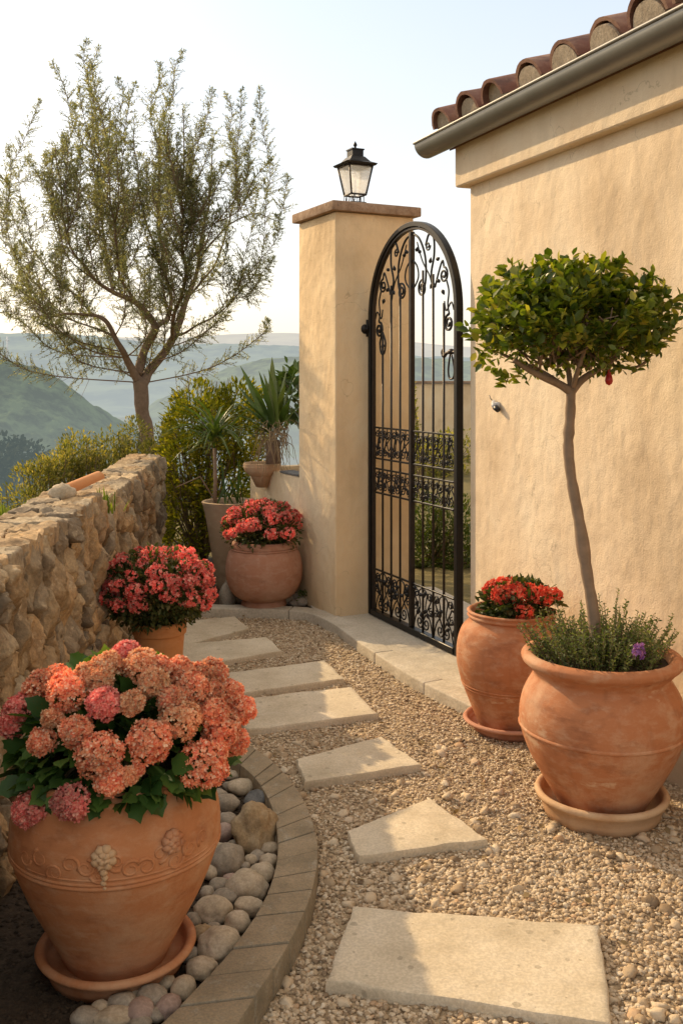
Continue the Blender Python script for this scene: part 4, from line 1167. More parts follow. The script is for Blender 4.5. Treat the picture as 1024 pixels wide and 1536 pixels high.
for k in range(75):
    d = nrm(RNG.normal(0, 1, (1, 3)))[0]; d[2] = abs(d[2]) * .9 - .15
    e = CT + d * CRr * random.uniform(.75, .98); s = np.array(at(857 + random.uniform(-60, 60), 555 - random.uniform(0, 25), Yt)) + np.array((0, random.uniform(-.06, .06), 0))
    branch_mesh(lm, [Vector(s) - sl_], [Vector(e) - sl_], .0042, .0018, .12)
lm.build('branch', 'bark_pale', std)
RNG = np.random.default_rng(5)
# crown: leaf rosettes at shoot tips, flat-bottomed umbrella
nt_ = 520; dd = nrm(RNG.normal(0, 1, (nt_, 3)))
dd[:, 2] = np.where(dd[:, 2] < -.42, -dd[:, 2], dd[:, 2])
tips = CT + dd * CRr * RNG.uniform(.72, 1.06, (nt_, 1)) ; lump = np.array([noise.noise(Vector(x) * 7) for x in tips]); tips = tips + dd * (lump * .06)[:, None]; tips[:45] = CT + dd[:45] * CRr * RNG.uniform(1.08, 1.2, (45, 1))
ex = [at(x, y, Yt + e) for x, y, e in ((986, 518, -.04), (990, 500, -.02), (968, 540, -.03), (978, 508, .02), (722, 545, 0), (738, 560, -.05), (760, 566, .1), (712, 528, 0), (752, 556, -.08), (775, 552, -.08), (930, 548, .03))]
tips = np.concatenate([tips, np.array([e[:] for e in ex])]); dd = np.concatenate([dd, nrm(tips[-len(ex):] - CT)])
LP, LT = [], []
for p, d in zip(tips, dd):
    k = RNG.integers(7, 12); ax = nrm((d * .7 + np.array((0, 0, .75)) + RNG.normal(0, .3, 3))[None])[0]
    for j in range(k):
        a = j * 2.4; o = nrm(np.cross(ax, RNG.normal(0, 1, 3))[None])[0]
        LP.append(p - ax * (.004 + .008 * j)); LT.append(ax * .75 + o * .95)
V1 = leafset(np.array(LP), np.array(LT), .040, LEAF, .95, .3)
# fine inner foliage near the bottom
P, D = clump_points([(CT + np.array((0, 0, -.03)), CRr * np.array((.9, .9, .75)))], 2600, .3, 70, .22)
V2 = leafset(P, D + np.array((0, 0, .3)), .026, LEAF, .8, .7)
V, Fc, L = join_np([V1, V2])
mesh_np('crown', V - np.array(sl_), Fc, L, 'leaf_standard', std)
# red bud hanging from the crown
rp = at(913, 553, Yt)
rb = thing('red_ornament', 'small red drop shaped ornament hanging under the clipped tree crown', 'ornament', rp)
MB().lathe([(.002, -.055), (.010, -.050), (.0135, -.040), (.011, -.026), (.006, -.015), (.008, -.006), (.004, .002)], 14, .18, 3).build('drop', 'red_gloss', rb)
MB().tube([(0, 0, 0), (.001, 0, .012), (-.002, 0, .03)], .0012, 5).build('cord', 'twig', rb)

# herb under the tree
RNG = np.random.default_rng(77)
hb = thing('herb_plant', 'low bushy green herb with a purple flower around the trunk in the large pot', 'plant', (B5.x, B5.y, B5.z + .475))
hbl = np.array(hb.location)
n = 420; base = np.stack([RNG.normal(0, .10, n), RNG.normal(0, .10, n), np.zeros(n)], 1)
rr = np.linalg.norm(base[:, :2], axis=1); base = base[rr < .21]; n = len(base)
st = MB(); LP, LT = [], []
for b in base:
    out = np.array((b[0], b[1], 0)) / .2; h = RNG.uniform(.06, .13) * (1.0 if RNG.random() < .88 else 1.6)
    tip = b + out * .07 + np.array((RNG.normal(0, .018), RNG.normal(0, .018), h))
    st.tube([Vector(b), Vector((b + tip) / 2 + np.array((0, 0, .01))), Vector(tip)], [.0015, .0012, .0008], 4)
    k = int(10 + h * 160)
    for j in range(k):
        t = (j + .5) / k; p = b * (1 - t) + tip * t; LP.append(p); LT.append(np.array((math.cos(j * 2.4), math.sin(j * 2.4), .6)))
for (px, py) in ((925, 900), (968, 918), (1008, 935), (958, 925), (905, 925), (860, 925), (985, 950), (1018, 950), (830, 945), (815, 960)):
    tip = np.array(at(px, py, Yt + random.uniform(-.08, .06))) - hbl; b = np.array((tip[0] * .65, tip[1] * .65, 0))
    st.tube([Vector(b), Vector((b + tip) / 2), Vector(tip)], [.002, .0015, .001], 4)
    for j in range(46):
        t = .1 + .9 * j / 46; p = b * (1 - t) + tip * t; LP.append(p); LT.append(np.array((math.cos(j * 2.4), math.sin(j * 2.4), .7)))
st.build('stem', 'twig', hb)
V, Fc, L = leafset(np.array(LP), np.array(LT), .0125, LEAF, .75, .35); mesh_np('foliage', V, Fc, L, 'leaf_herb', hb)
pp = np.array(at(958, 977, Yt - .20))
flower_head(hb, 'flower', 'petal_purple', pp, (0, -.7, .5), .015, 46, .009, hbl, 1.5)

# ------------------------------------------------------------------ tall pot with strap leaves, bowl, agave
P6 = Vector((-.748, 6.72, .045))
prof6 = [(.085, 0), (.092, .03), (.112, .16), (.140, .34), (.168, .50), (.188, .575), (.190, .58)]
pot('plant_pot', 'tall tapering beige clay vase behind the squat urn', P6, prof6, 'clay_beige', None, (.17, .55), .02, None, 18, liner=.02, cat='vase')
RNG = np.random.default_rng(3)
def blade(mb, base, tip, w, droop=.1, n=7, fold=.25):
    base = Vector(base); tip = Vector(tip); d = tip - base; side = d.cross(Vector((0, 0, 1)))
    if side.length < 1e-4: side = Vector((1, 0, 0))
    side.normalize(); side = (side + Vector((random.uniform(-.4, .4), random.uniform(-.4, .4), 0))).normalized(); vs = []; f = []
    for i in range(n):
        t = i / (n - 1); p = base.lerp(tip, t) + Vector((0, 0, 1)) * (droop * 4 * t * (1 - t)) * d.length
        ww = w * (.55 + 1.1 * t if t < .35 else .93 * (1 - ((t - .35) / .65) ** 1.6)) + .0006
        upn = side.cross(d).normalized()
        vs += [p - side * ww + upn * ww * fold, p, p + side * ww + upn * ww * fold]
    for i in range(n - 1):
        a = i * 3; f += [(a, a + 1, a + 4, a + 3), (a + 1, a + 2, a + 5, a + 4)]
    mb.add(vs, f)
stp = thing('cordyline', 'strap leaved plant with a pale bare stem in the tall beige vase', 'plant', (P6.x, P6.y, P6.z + .55))
sl6 = Vector(stp.location)
mb = MB(); mb.tube([at(322, 770, 6.7) - sl6, at(323, 720, 6.7) - sl6, at(322, 672, 6.7) - sl6], [.014, .013, .011], 8)
mb.tube([at(328, 760, 6.7) - sl6, at(300, 715, 6.65) - sl6, at(262, 732, 6.6) - sl6], [.006, .005, .003], 6)
mb.build('stem', 'bark_pale', stp)
mb = MB(); random.seed(31)
for k in range(84):
    a = random.uniform(0, 6.28); r = random.uniform(.14, .40); e = random.uniform(-.12, .24)
    b0 = at(322 + random.uniform(-6, 6), 668 - random.uniform(0, 25), 6.7) - sl6
    blade(mb, b0, b0 + Vector((math.cos(a) * r, math.sin(a) * r, e)), random.uniform(.007, .013), .16)
for k in range(10):
    b0 = Vector((random.uniform(-.1, .1), random.uniform(-.1, .1), 0)); blade(mb, b0, b0 + Vector((random.uniform(-.1, .1), random.uniform(-.1, .1), random.uniform(.12, .34))), .009, .02)
for (bx, by, tx, ty) in ((325, 665, 392, 600), (330, 668, 400, 655), (320, 660, 250, 650), (318, 668, 268, 690)):
    blade(mb, at(bx, by, 6.7) - sl6, at(tx, ty, 6.5) - sl6, .011, .06)
mb.build('leaves', 'leaf_agave', stp)

bw = at(393, 690, 6.78)
bwp = Vector((bw.x, bw.y, .79))
pot('hanging_bowl', 'shallow pale clay bowl perched on the edge of the planter wall', bwp, [(.066, 0), (.090, .008), (.115, .034), (.126, .060), (.128, .078), (.128, .086)], 'clay_saucer', [(.126, .064, .004)], (.11, .07), .01, None, 22, liner=.014, cat='bowl')
ag = thing('agave', 'spiky long leaved agave growing out of the planter above the clay bowl', 'plant', (PF.x + .16, PF.y + .42, .79))
agl = Vector(ag.location)
mb = MB(); random.seed(8)
spec = [((402, 640), (360, 548), .026), ((410, 635), (408, 535), .030), ((415, 635), (432, 548), .026), ((405, 640), (350, 590), .020), ((400, 648), (340, 615), .018), ((400, 652), (345, 660), .016), ((418, 640), (443, 565), .022),
        ((412, 640), (395, 560), .024), ((420, 645), (440, 590), .022), ((405, 640), (372, 570), .022), ((415, 640), (420, 556), .024), ((420, 650), (448, 610), .02), ((408, 648), (365, 625), .018), ((414, 646), (386, 580), .02), ((408, 652), (352, 640), .014), ((416, 640), (428, 575), .024), ((412, 640), (380, 590), .02), ((422, 640), (445, 545), .02), ((410, 640), (388, 556), .024), ((404, 644), (348, 602), .020), ((416, 640), (402, 552), .026), ((406, 646), (356, 578), .020), ((418, 645), (436, 600), .022), ((404, 650), (372, 640), .018)]
for (b, t, w) in spec:
    blade(mb, at(b[0], b[1], 6.62 + random.uniform(-.05, .05)) - agl, at(t[0], t[1], 6.62 + random.uniform(-.18, .22)) - agl, w * 1.12, random.uniform(.02, .10), 8, .35)
mb.build('leaves', 'leaf_agave', ag)
mb = MB()
for k in range(120):
    b0 = at(random.uniform(392, 432), random.uniform(632, 665), 6.62 + random.uniform(-.08, .12)); t0 = b0 + Vector((random.uniform(-.13, .10), random.uniform(-.12, .1), random.uniform(-.27, -.02)))
    pts = catmull([b0 - agl, b0.lerp(t0, .35) + Vector((random.uniform(-.03, .03), -.03, .035)) - agl, b0.lerp(t0, .75) + Vector((random.uniform(-.02, .02), -.02, .02)) - agl, t0 - agl], 3)
    mb.tube(pts, [.0032 - .0022 * i / (len(pts) - 1) for i in range(len(pts))], 4, False)
mb.build('dry_leaves', 'dry_straw', ag)
mb = MB(); mb.tube([at(410, 695, 6.62) - agl, at(409, 660, 6.62) - agl], [.055, .045], 10); mb.build('trunk', 'bark', ag)
rbp = thing('rubber_plant', 'round leaved plant partly behind the pillar edge above the planter', 'plant', (PF.x + .30, PF.y + .5, .79))
RNG = np.random.default_rng(6)
P, D = clump_points([(np.array(at(440, 590, 6.9)), np.array((.13, .15, .20)))], 130, .4, 30, .3)
V, Fc, L = leafset(P, D + np.array((0, 0, .3)), .085, LEAF, 1.15, .5); mesh_np('foliage', V - np.array(rbp.location), Fc, L, 'leaf_agave', rbp)
mb = MB()
for k in range(9): branch_mesh(mb, [Vector((0, 0, 0))], [Vector(P[k * 11]) - Vector(rbp.location)], .007, .003)
mb.build('stem', 'twig', rbp)

# stone trough fragment and succulent rocks by the urn
q = gr(340, 908, .045)
m_ = MB(); m_.ball((0, 0, .055), .085, 3, .22, 1.6, 2.2, (.62, .8, 1.25)); m_.build
tag(m_.build('boulder', 'river_grey', None, loc=(q.x, q.y + .05, .03)), 'upright grey boulder leaning left of the squat urn', 'rock')
q = gr(446, 908, .05)
tr_ = thing('rockery', 'small heap of grey stones with a green succulent at the right of the urn foot', 'rocks', (q.x, q.y + .06, .045))
for k, (dx, dy, r) in enumerate(((-.06, .02, .05), (.02, -.03, .042), (.07, .03, .045), (.0, .05, .055), (-.02, -.04, .03), (.09, -.02, .026))):
    MB().ball((dx, dy, r * .45), r, 3, .22, 2.0, k * 1.3, (1.1, 1, .75)).build('stone', 'river_grey', tr_)
P = RNG.normal(0, 1, (50, 3)) * np.array((.035, .03, .012)) + np.array((.05, -.02, .06)); V, Fc, L = leafset(P, nrm(P - np.array((.05, -.02, .03))), .028, LEAF, 1, .3)
mesh_np('succulent', V, Fc, L, 'leaf_herb', tr_)

# ------------------------------------------------------------------ the large tree behind the wall
def big_tree():
    global RNG
    RNG = np.random.default_rng(2024); random.seed(2024)
    Y = 9.2
    base = at(226, 700, Y)
    t = thing('tree', 'airy olive like tree with forked bare trunk and upright feathery shoots behind the stone wall', 'tree', (base.x, base.y, -.5))
    tl = Vector(t.location); wood = MB(); S = Y / F
    limbs = []
    def L_(pts, taper, sub=5):
        P = catmull([at(x, y, Y + dz) for x, y, dz, r in pts], sub)
        rr = np.interp(np.linspace(0, len(pts) - 1, len(P)), range(len(pts)), [p[3] * S for p in pts])
        rr = [r * min(.92, .40 + r / S * .05) * (1 + .16 * noise.noise(p * 9) + .10 * noise.noise(p * 23)) for r, p in zip(rr, P)]
        P = [p + Vector((noise.noise(p * 4), noise.noise(p * 4 + Vector((9, 0, 0))), noise.noise(p * 4 + Vector((0, 9, 0))))) * .035 for p in P]
        wood.tube([p - tl for p in P], rr, 10); limbs.append((P, rr)); return P
    L_([(232, 800, 0, 14), (228, 720, 0, 13), (222, 655, 0, 12), (213, 605, 0, 11.5), (206, 572, 0, 11)], 0)
    L_([(206, 575, 0, 9), (192, 545, -.1, 7.5), (172, 505, -.3, 5.5), (150, 480, -.4, 4.5), (112, 470, -.5, 3.5), (60, 478, -.6, 2.2)], 0)
    L_([(209, 580, 0, 10), (222, 556, .1, 9), (245, 530, .2, 8), (264, 500, .3, 7), (284, 445, .4, 6), (296, 400, .5, 4.5), (306, 340, .5, 3.5), (316, 270, .5, 2.2), (320, 200, .5, 1.2)], 0)
    L_([(203, 560, 0, 9), (214, 525, .1, 8), (232, 497, 0, 7.5), (226, 480, 0, 7), (200, 452, -.2, 6), (170, 440, -.4, 5), (135, 415, -.6, 4), (110, 375, -.7, 3), (95, 310, -.8, 2.2), (85, 220, -.8, 1.2)], 0)
    L_([(232, 495, 0, 6.5), (250, 478, .3, 6), (256, 450, .4, 5), (248, 400, .4, 4.5), (240, 340, .5, 3.8), (236, 270, .5, 2.6), (240, 180, .5, 1.4)], 0)
    L_([(258, 510, .2, 5), (262, 470, -.2, 4.5), (275, 420, -.4, 4), (272, 350, -.5, 3.4), (276, 260, -.5, 2.4), (275, 160, -.5, 1.2)], 0)
    L_([(262, 505, .3, 3.5), (290, 490, .1, 3), (325, 475, 0, 2.2), (345, 450, 0, 1.4)], 0)
    L_([(284, 445, .4, 3.5), (310, 415, .6, 3), (340, 345, .7, 2.4), (355, 270, .8, 1.8), (372, 200, .8, 1.1)], 0)
    L_([(300, 385, .5, 3), (340, 340, .3, 2.3), (385, 320, .2, 1.7), (415, 328, .2, 1.0)], 0)
    L_([(172, 505, -.3, 3.2), (130, 490, -.1, 2.4), (90, 468, 0, 2), (40, 410, 0, 1.5), (5, 370, 0, 1)], 0)
    L_([(150, 480, -.4, 3), (110, 440, .2, 2.5), (60, 390, .4, 2), (20, 330, .4, 1.3), (8, 250, .4, .9)], 0)
    L_([(170, 440, -.4, 4), (160, 380, .2, 3.4), (150, 300, .4, 2.6), (140, 200, .4, 1.8), (133, 90, .4, 1)], 0)
    L_([(200, 452, -.2, 4), (180, 400, -.5, 3.2), (170, 320, -.6, 2.4), (165, 220, -.6, 1.4), (160, 150, -.6, .9)], 0)
    L_([(248, 400, .4, 3.2), (220, 340, .1, 2.6), (206, 260, 0, 2), (203, 180, 0, 1)], 0)
    L_([(226, 480, 0, 3), (205, 470, .5, 2.4), (185, 420, .7, 2), (190, 340, .8, 1.4)], 0)
    # upright shoots
    tips = [(78, 92, 1), (131, 60, 1), (148, 70, 1), (108, 155, 1), (176, 118, .9), (203, 125, 1), (236, 92, 1), (275, 76, 1), (318, 135, .9), (338, 140, .9), (362, 132, 1), (390, 130, 1), (60, 150, .9), (12, 218, .9),
            (408, 240, .7), (432, 262, .5), (416, 322, .5), (345, 400, .5), (0, 300, .6), (-20, 380, .6), (8, 470, .5), (50, 492, .4), (342, 470, .4), (300, 180, .9), (255, 150, .9), (225, 160, .9), (95, 200, .9), (120, 130, .9), (160, 170, .8), (45, 230, .8), (30, 300, .8), (-15, 250, .7), (370, 230, .8), (345, 200, .8), (380, 180, .7), (395, 270, .6), (290, 240, .9), (-30, 440, .5), (90, 480, .3), (20, 430, .6), (330, 330, .7), (150, 120, .8), (190, 200, .9), (265, 200, .9), (210, 230, .9), (140, 240, .9), (110, 260, .9), (75, 300, .8), (60, 380, .7), (320, 260, .8), (240, 300, .8), (100, 420, .5)]
    for k in range(78):
        x = random.gauss(195, 108); top = np.interp(x, [-40, 10, 60, 130, 200, 275, 340, 400, 440], [330, 240, 180, 110, 160, 130, 170, 240, 290]); tips.append((x, top + 30 + abs(random.gauss(80, 110)), .8))
    for k in range(46): tips.append((random.uniform(70, 350), random.uniform(200, 400), .4))
    allp = [(p, r) for P, rr in limbs[1:] for p, r in zip(P, rr)]
    arr = np.array([p[:] for p, r in allp])
    LP, LT = [], []
    for (tx, ty, st) in tips:
        if ty > 480: ty = 480
        tip = np.array(at(tx, ty, Y + random.uniform(-1.1, 1.1)))
        d = arr - tip; low = (arr[:, 2] < tip[2] - .25)
        cost = np.linalg.norm(d * np.array((1.5, 1.0, .75)), axis=1) + np.where(low, 0, 3)
        # grow from a limb point some way below the tip
        cost += np.where((tip[2] - arr[:, 2]) < .5 * st + .2, .6, 0)
        i = int(np.argmin(cost)); a = arr[i]
        Ls = np.linalg.norm(tip - a)
        m1 = a * .62 + tip * .38 + np.array(((tip[0] - a[0]) * .16 + random.gauss(0, .05) * Ls, random.uniform(-.08, .08), -.06 * Ls)); m2 = a * .25 + tip * .75 + np.array(((tip[0] - a[0]) * .08 + random.gauss(0, .04) * Ls, 0, 0))
        P = catmull([Vector(a), Vector(m1), Vector(m2), Vector(tip)], 7)
        r0 = min(.007, .28 * allp[i][1] + .002)
        wood.tube([p - tl for p in P], [r0 + (.0022 - r0) * j / (len(P) - 1) for j in range(len(P))], 6)
        n = int(Ls * 84) + 12
        for j in range(n):
            t_ = .16 + .84 * (j + random.random()) / n
            k = min(len(P) - 2, int(t_ * (len(P) - 1))); f = t_ * (len(P) - 1) - k
            p = np.array(P[k].lerp(P[k + 1], f)); ax = np.array((P[k + 1] - P[k]).normalized())
            side = RNG.normal(0, 1, 3); side -= ax * (side @ ax); side /= np.linalg.norm(side)
            tl_ = (.022 + .20 * (1 - t_) ** 1.1) * random.uniform(.5, 1.3)
            dirt = ax * .6 + side * .9 + np.array((0, 0, random.uniform(-.25, .5))); dirt /= np.linalg.norm(dirt)
            e = p + dirt * tl_
            if tl_ > .07: wood.tube([Vector(p) - tl, Vector(e) - tl], [.0022, .0012], 3, False)
            if random.random() < .12 + .25 * max(0, noise.noise(Vector(p) * 2.3)): continue
            nl = int(6 + tl_ * 105)
            for q in range(nl):
                u = (q + random.random()) / nl
                LP.append(p + (e - p) * u); LT.append(dirt * .9 + RNG.normal(0, .55, 3))
    for P, rr in limbs[1:]:
        for k in range(len(P) - 1):
            if rr[k] > 2.7 * S: continue
            ax = np.array((P[k + 1] - P[k]).normalized()); seg_l = (P[k + 1] - P[k]).length
            for j in range(max(2, int(seg_l * 95))):
                p = np.array(P[k].lerp(P[k + 1], random.random()))
                side = RNG.normal(0, 1, 3); side -= ax * (side @ ax); side /= np.linalg.norm(side)
                tl_ = random.uniform(.03, .13); dirt = ax * .6 + side * .9 + np.array((0, 0, random.uniform(-.2, .5))); dirt /= np.linalg.norm(dirt)
                nl = int(6 + tl_ * 105)
                for q in range(nl):
                    LP.append(p + dirt * tl_ * (q + random.random()) / nl); LT.append(dirt * .9 + RNG.normal(0, .55, 3))
    LP = np.array(LP); LT = np.array(LT)
    V, Fc, L = leafset(LP, LT, .029, LEAF4, .60, .25)
    wood.build('trunk', 'bark', t)
    mesh_np('crown', V - np.array(tl), Fc, L, 'leaf_olive', t)
    print('olive leaves', len(LP))
big_tree()

# ------------------------------------------------------------------ shrubs
def shrub(name, label, loc, ells, n, size, leaf, tmpl=LEAF, wid=.8, up=.3, seed=1, clumps=30, tight=.22, cat='shrub', group=None, nst=26, shell=.5, jit=.5):
    global RNG
    RNG = np.random.default_rng(seed); random.seed(seed)
    t = thing(name, label, cat, loc, 0, group); l = np.array(loc)
    P, D = clump_points([(np.array(c), np.array(r)) for c, r in ells], n, shell, clumps, tight)
    P[:, 2] = np.maximum(P[:, 2], loc[2] + .01)
    V, Fc, L = leafset(P, D + np.array((0, 0, up)), size, tmpl, wid, jit)
    mesh_np('foliage', V - l, Fc, L, leaf, t)
    mb = MB()
    idx = RNG.integers(0, len(P), nst)
    branch_mesh(mb, [Vector((random.uniform(-.05, .05), random.uniform(-.05, .05), 0)) for _ in idx], [Vector(P[i] - l) for i in idx], .010, .003, .12)
    mb.build('stem', 'twig', t)
    return t
def E(px, py, Y, rx, ry, rz): return (tuple(at(px, py, Y)), (rx, ry, rz))
Yb = 7.75
shrub('golden_bush', 'tall yellow green feathery bush filling the gap between stone wall and planter', (at(300, 700, Yb).x, Yb, .02),
      [E(300, 640, Yb, .30, .30, .30), E(345, 640, Yb + .1, .26, .26, .30), E(275, 700, Yb, .20, .26, .34), E(330, 730, Yb, .30, .28, .40), E(280, 780, Yb, .22, .25, .36), E(360, 600, Yb + .2, .16, .2, .16), E(295, 598, Yb, .17, .2, .12), E(375, 690, Yb + .15, .18, .2, .40), E(270, 640, Yb + .1, .12, .16, .14)],
      12500, .052, 'leaf_lime', LEAF4, .85, .35, 61, 26, .17, nst=60, shell=.6)
# dry plumes over the bush
pl = thing('dry_grass', 'wispy dry grass plumes rising above the yellow green bush', 'grass', (at(300, 600, 7.9).x, 7.9, .02))
mb = MB(); random.seed(17); LP, LT = [], []
for k in range(26):
    b = Vector((random.uniform(-.06, .06), random.uniform(-.05, .05), 0)); tip = at(random.uniform(262, 348), random.uniform(556, 596), 7.9) - Vector(pl.location)
    P = catmull([b, b.lerp(tip, .5) + Vector((0, 0, .08)), tip], 6); mb.tube(P, [.003 - .002 * i / (len(P) - 1) for i in range(len(P))], 4, False)
    for j in range(34):
        LP.append(np.array(P[-1].lerp(P[-4], j / 34.)) ); LT.append(np.array((random.uniform(-1, 1), random.uniform(-1, 1), 1.2)))
mb.build('stalk', 'dry_straw', pl)
RNG = np.random.default_rng(9)
V, Fc, L = leafset(np.array(LP), np.array(LT), .020, NEEDLE, 1.2, .3); mesh_np('plume', V, Fc, L, 'leaf_dry', pl)

shrubs = [
    ('rounded olive green shrub behind the near stone wall, left of the ridge tile', [E(62, 725, 7.2, .20, .22, .16), E(45, 748, 7.1, .20, .2, .14), E(90, 700, 7.3, .16, .2, .14)], 3600, 7.2, 70),
    ('grey green bushy shrub rising behind the ridge tile on the wall', [E(118, 680, 7.6, .18, .2, .20), E(95, 715, 7.5, .18, .2, .16), E(140, 710, 7.6, .18, .2, .16)], 3800, 7.6, 71),
    ('loose thin shrub with open twigs left of the tree trunk', [E(165, 672, 8.0, .17, .2, .16), E(185, 690, 8.0, .22, .2, .12), E(150, 700, 8.0, .2, .2, .14)], 2000, 8.0, 72),
    ('low leafy shrub at the foot of the tree trunk behind the wall', [E(205, 690, 8.3, .28, .2, .14), E(236, 680, 8.2, .14, .2, .12), E(200, 655, 8.4, .12, .2, .16)], 2600, 8.2, 73),
    ('small sprig of shrub right of the tree trunk', [E(246, 665, 8.5, .12, .2, .18), E(252, 640, 8.5, .06, .1, .10)], 900, 8.5, 74),
]
for lab, ells, n, y, sd_ in shrubs:
    c = ells[0][0]; shrub('garden_shrub', lab, (c[0], y, -.35 if c[0] < -1.9 else -.1), ells, int(n * .95), .036, 'leaf_shrub', LEAF4, .9, .5, sd_, 22, .22, nst=46, shell=.35, group='shrubs behind the stone wall')
for lab, x, y, Yq, n, sc_ in (('tuft of bright grass growing in the gap between the two wall sections', 154, 752, 4.62, 46, .075), ('low yellow green tuft behind the near wall at the left frame edge', 18, 778, 4.2, 60, .085)):
    b = at(x, y, Yq); t = thing('grass_tuft', lab, 'grass', (b.x, b.y, b.z - .05)); random.seed(n)
    mb = MB()
    for k in range(n):
        o = Vector((random.gauss(0, .03 if n < 50 else .09), random.gauss(0, .03), 0)); blade(mb, o, o + Vector((random.gauss(0, .03), random.gauss(0, .03), sc_ * random.uniform(.7, 1.5))), .0065, .02, 4)
    mb.build('leaves', 'leaf_grass', t)

# hazy wood in the valley at far left
def wood():
    global RNG
    RNG = np.random.default_rng(88)
    ells = []
    for k in range(46):
        ells.append(E(random.uniform(-160, 46), random.uniform(690, 900), 62 + random.uniform(-6, 8), 2.0, 2.0, 1.7))
    ells.append(E(36, 690, 66, 1.9, 1.9, 1.2)); ells.append(E(8, 700, 62, 1.6, 1.6, 1.4))
    P, D = clump_points(ells, 40000, .6, 40, .16)
    V, Fc, L = leafset(P, D + np.array((0, 0, .2)), .34, LEAF, 1.0, .6)
    t = NT('leaf_valley'); e = t.n('ShaderNodeEmission'); e.inputs[0].default_value = (.20, .25, .245, 1)  # valley haze painted into the leaves as an even glow
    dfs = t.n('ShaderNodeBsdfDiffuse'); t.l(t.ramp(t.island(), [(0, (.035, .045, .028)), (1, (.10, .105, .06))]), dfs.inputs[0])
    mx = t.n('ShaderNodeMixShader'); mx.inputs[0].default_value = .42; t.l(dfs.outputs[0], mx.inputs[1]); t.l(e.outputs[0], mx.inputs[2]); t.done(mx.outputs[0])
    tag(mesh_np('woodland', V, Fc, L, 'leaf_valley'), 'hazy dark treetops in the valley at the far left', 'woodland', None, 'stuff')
wood()

# garden beyond the gate
shrub('column_shrub', 'narrow upright shrub seen between the gate bars beside the pillar', (at(612, 640, 9.0).x, 9.0, -.02),
      [E(612, 605, 9.0, .075, .1, .20), E(614, 650, 9.0, .09, .1, .26), E(613, 715, 9.0, .09, .1, .3)], 2600, .036, 'leaf_lime', LEAF4, .9, .5, 81, 20, .25, nst=20)
shrub('hedge', 'dense green hedge low behind the right half of the gate', (at(650, 830, 7.9).x, 7.9, -.02),
      [E(668, 830, 7.9, .20, .2, .32), E(690, 800, 8.0, .16, .2, .30), E(632, 830, 7.9, .15, .2, .36), E(640, 780, 8.1, .16, .2, .22), E(700, 850, 7.8, .2, .2, .3)], 7500, .040, 'leaf_hedge', LEAF4, .9, .4, 82, 26, .22, nst=30)
shrub('garden_shrub', 'soft grassy mound of shrub behind the hedge through the gate', (at(665, 690, 15).x, 15, -.02),
      [E(640, 690, 15, .4, .4, .35), E(690, 680, 15.5, .5, .4, .35), E(600, 690, 15.5, .4, .4, .3)], 4200, .07, 'leaf_shrub', LEAF4, .9, .4, 83, 26, .25, nst=30)
gw = thing('garden_wall', 'low ochre plastered wall in the distant garden seen through the gate', 'wall', (2.2, 19, 0), .08)
MB().box(-1.6, 4.5, 0, .25, -.1, 1.36).build('wall', 'stucco_pillar', gw, True, .02, 2, .6)
MB().box(-1.64, 4.54, -.04, .29, 1.363, 1.41).build('coping', 'cap', gw, True, .01, 2, .6)

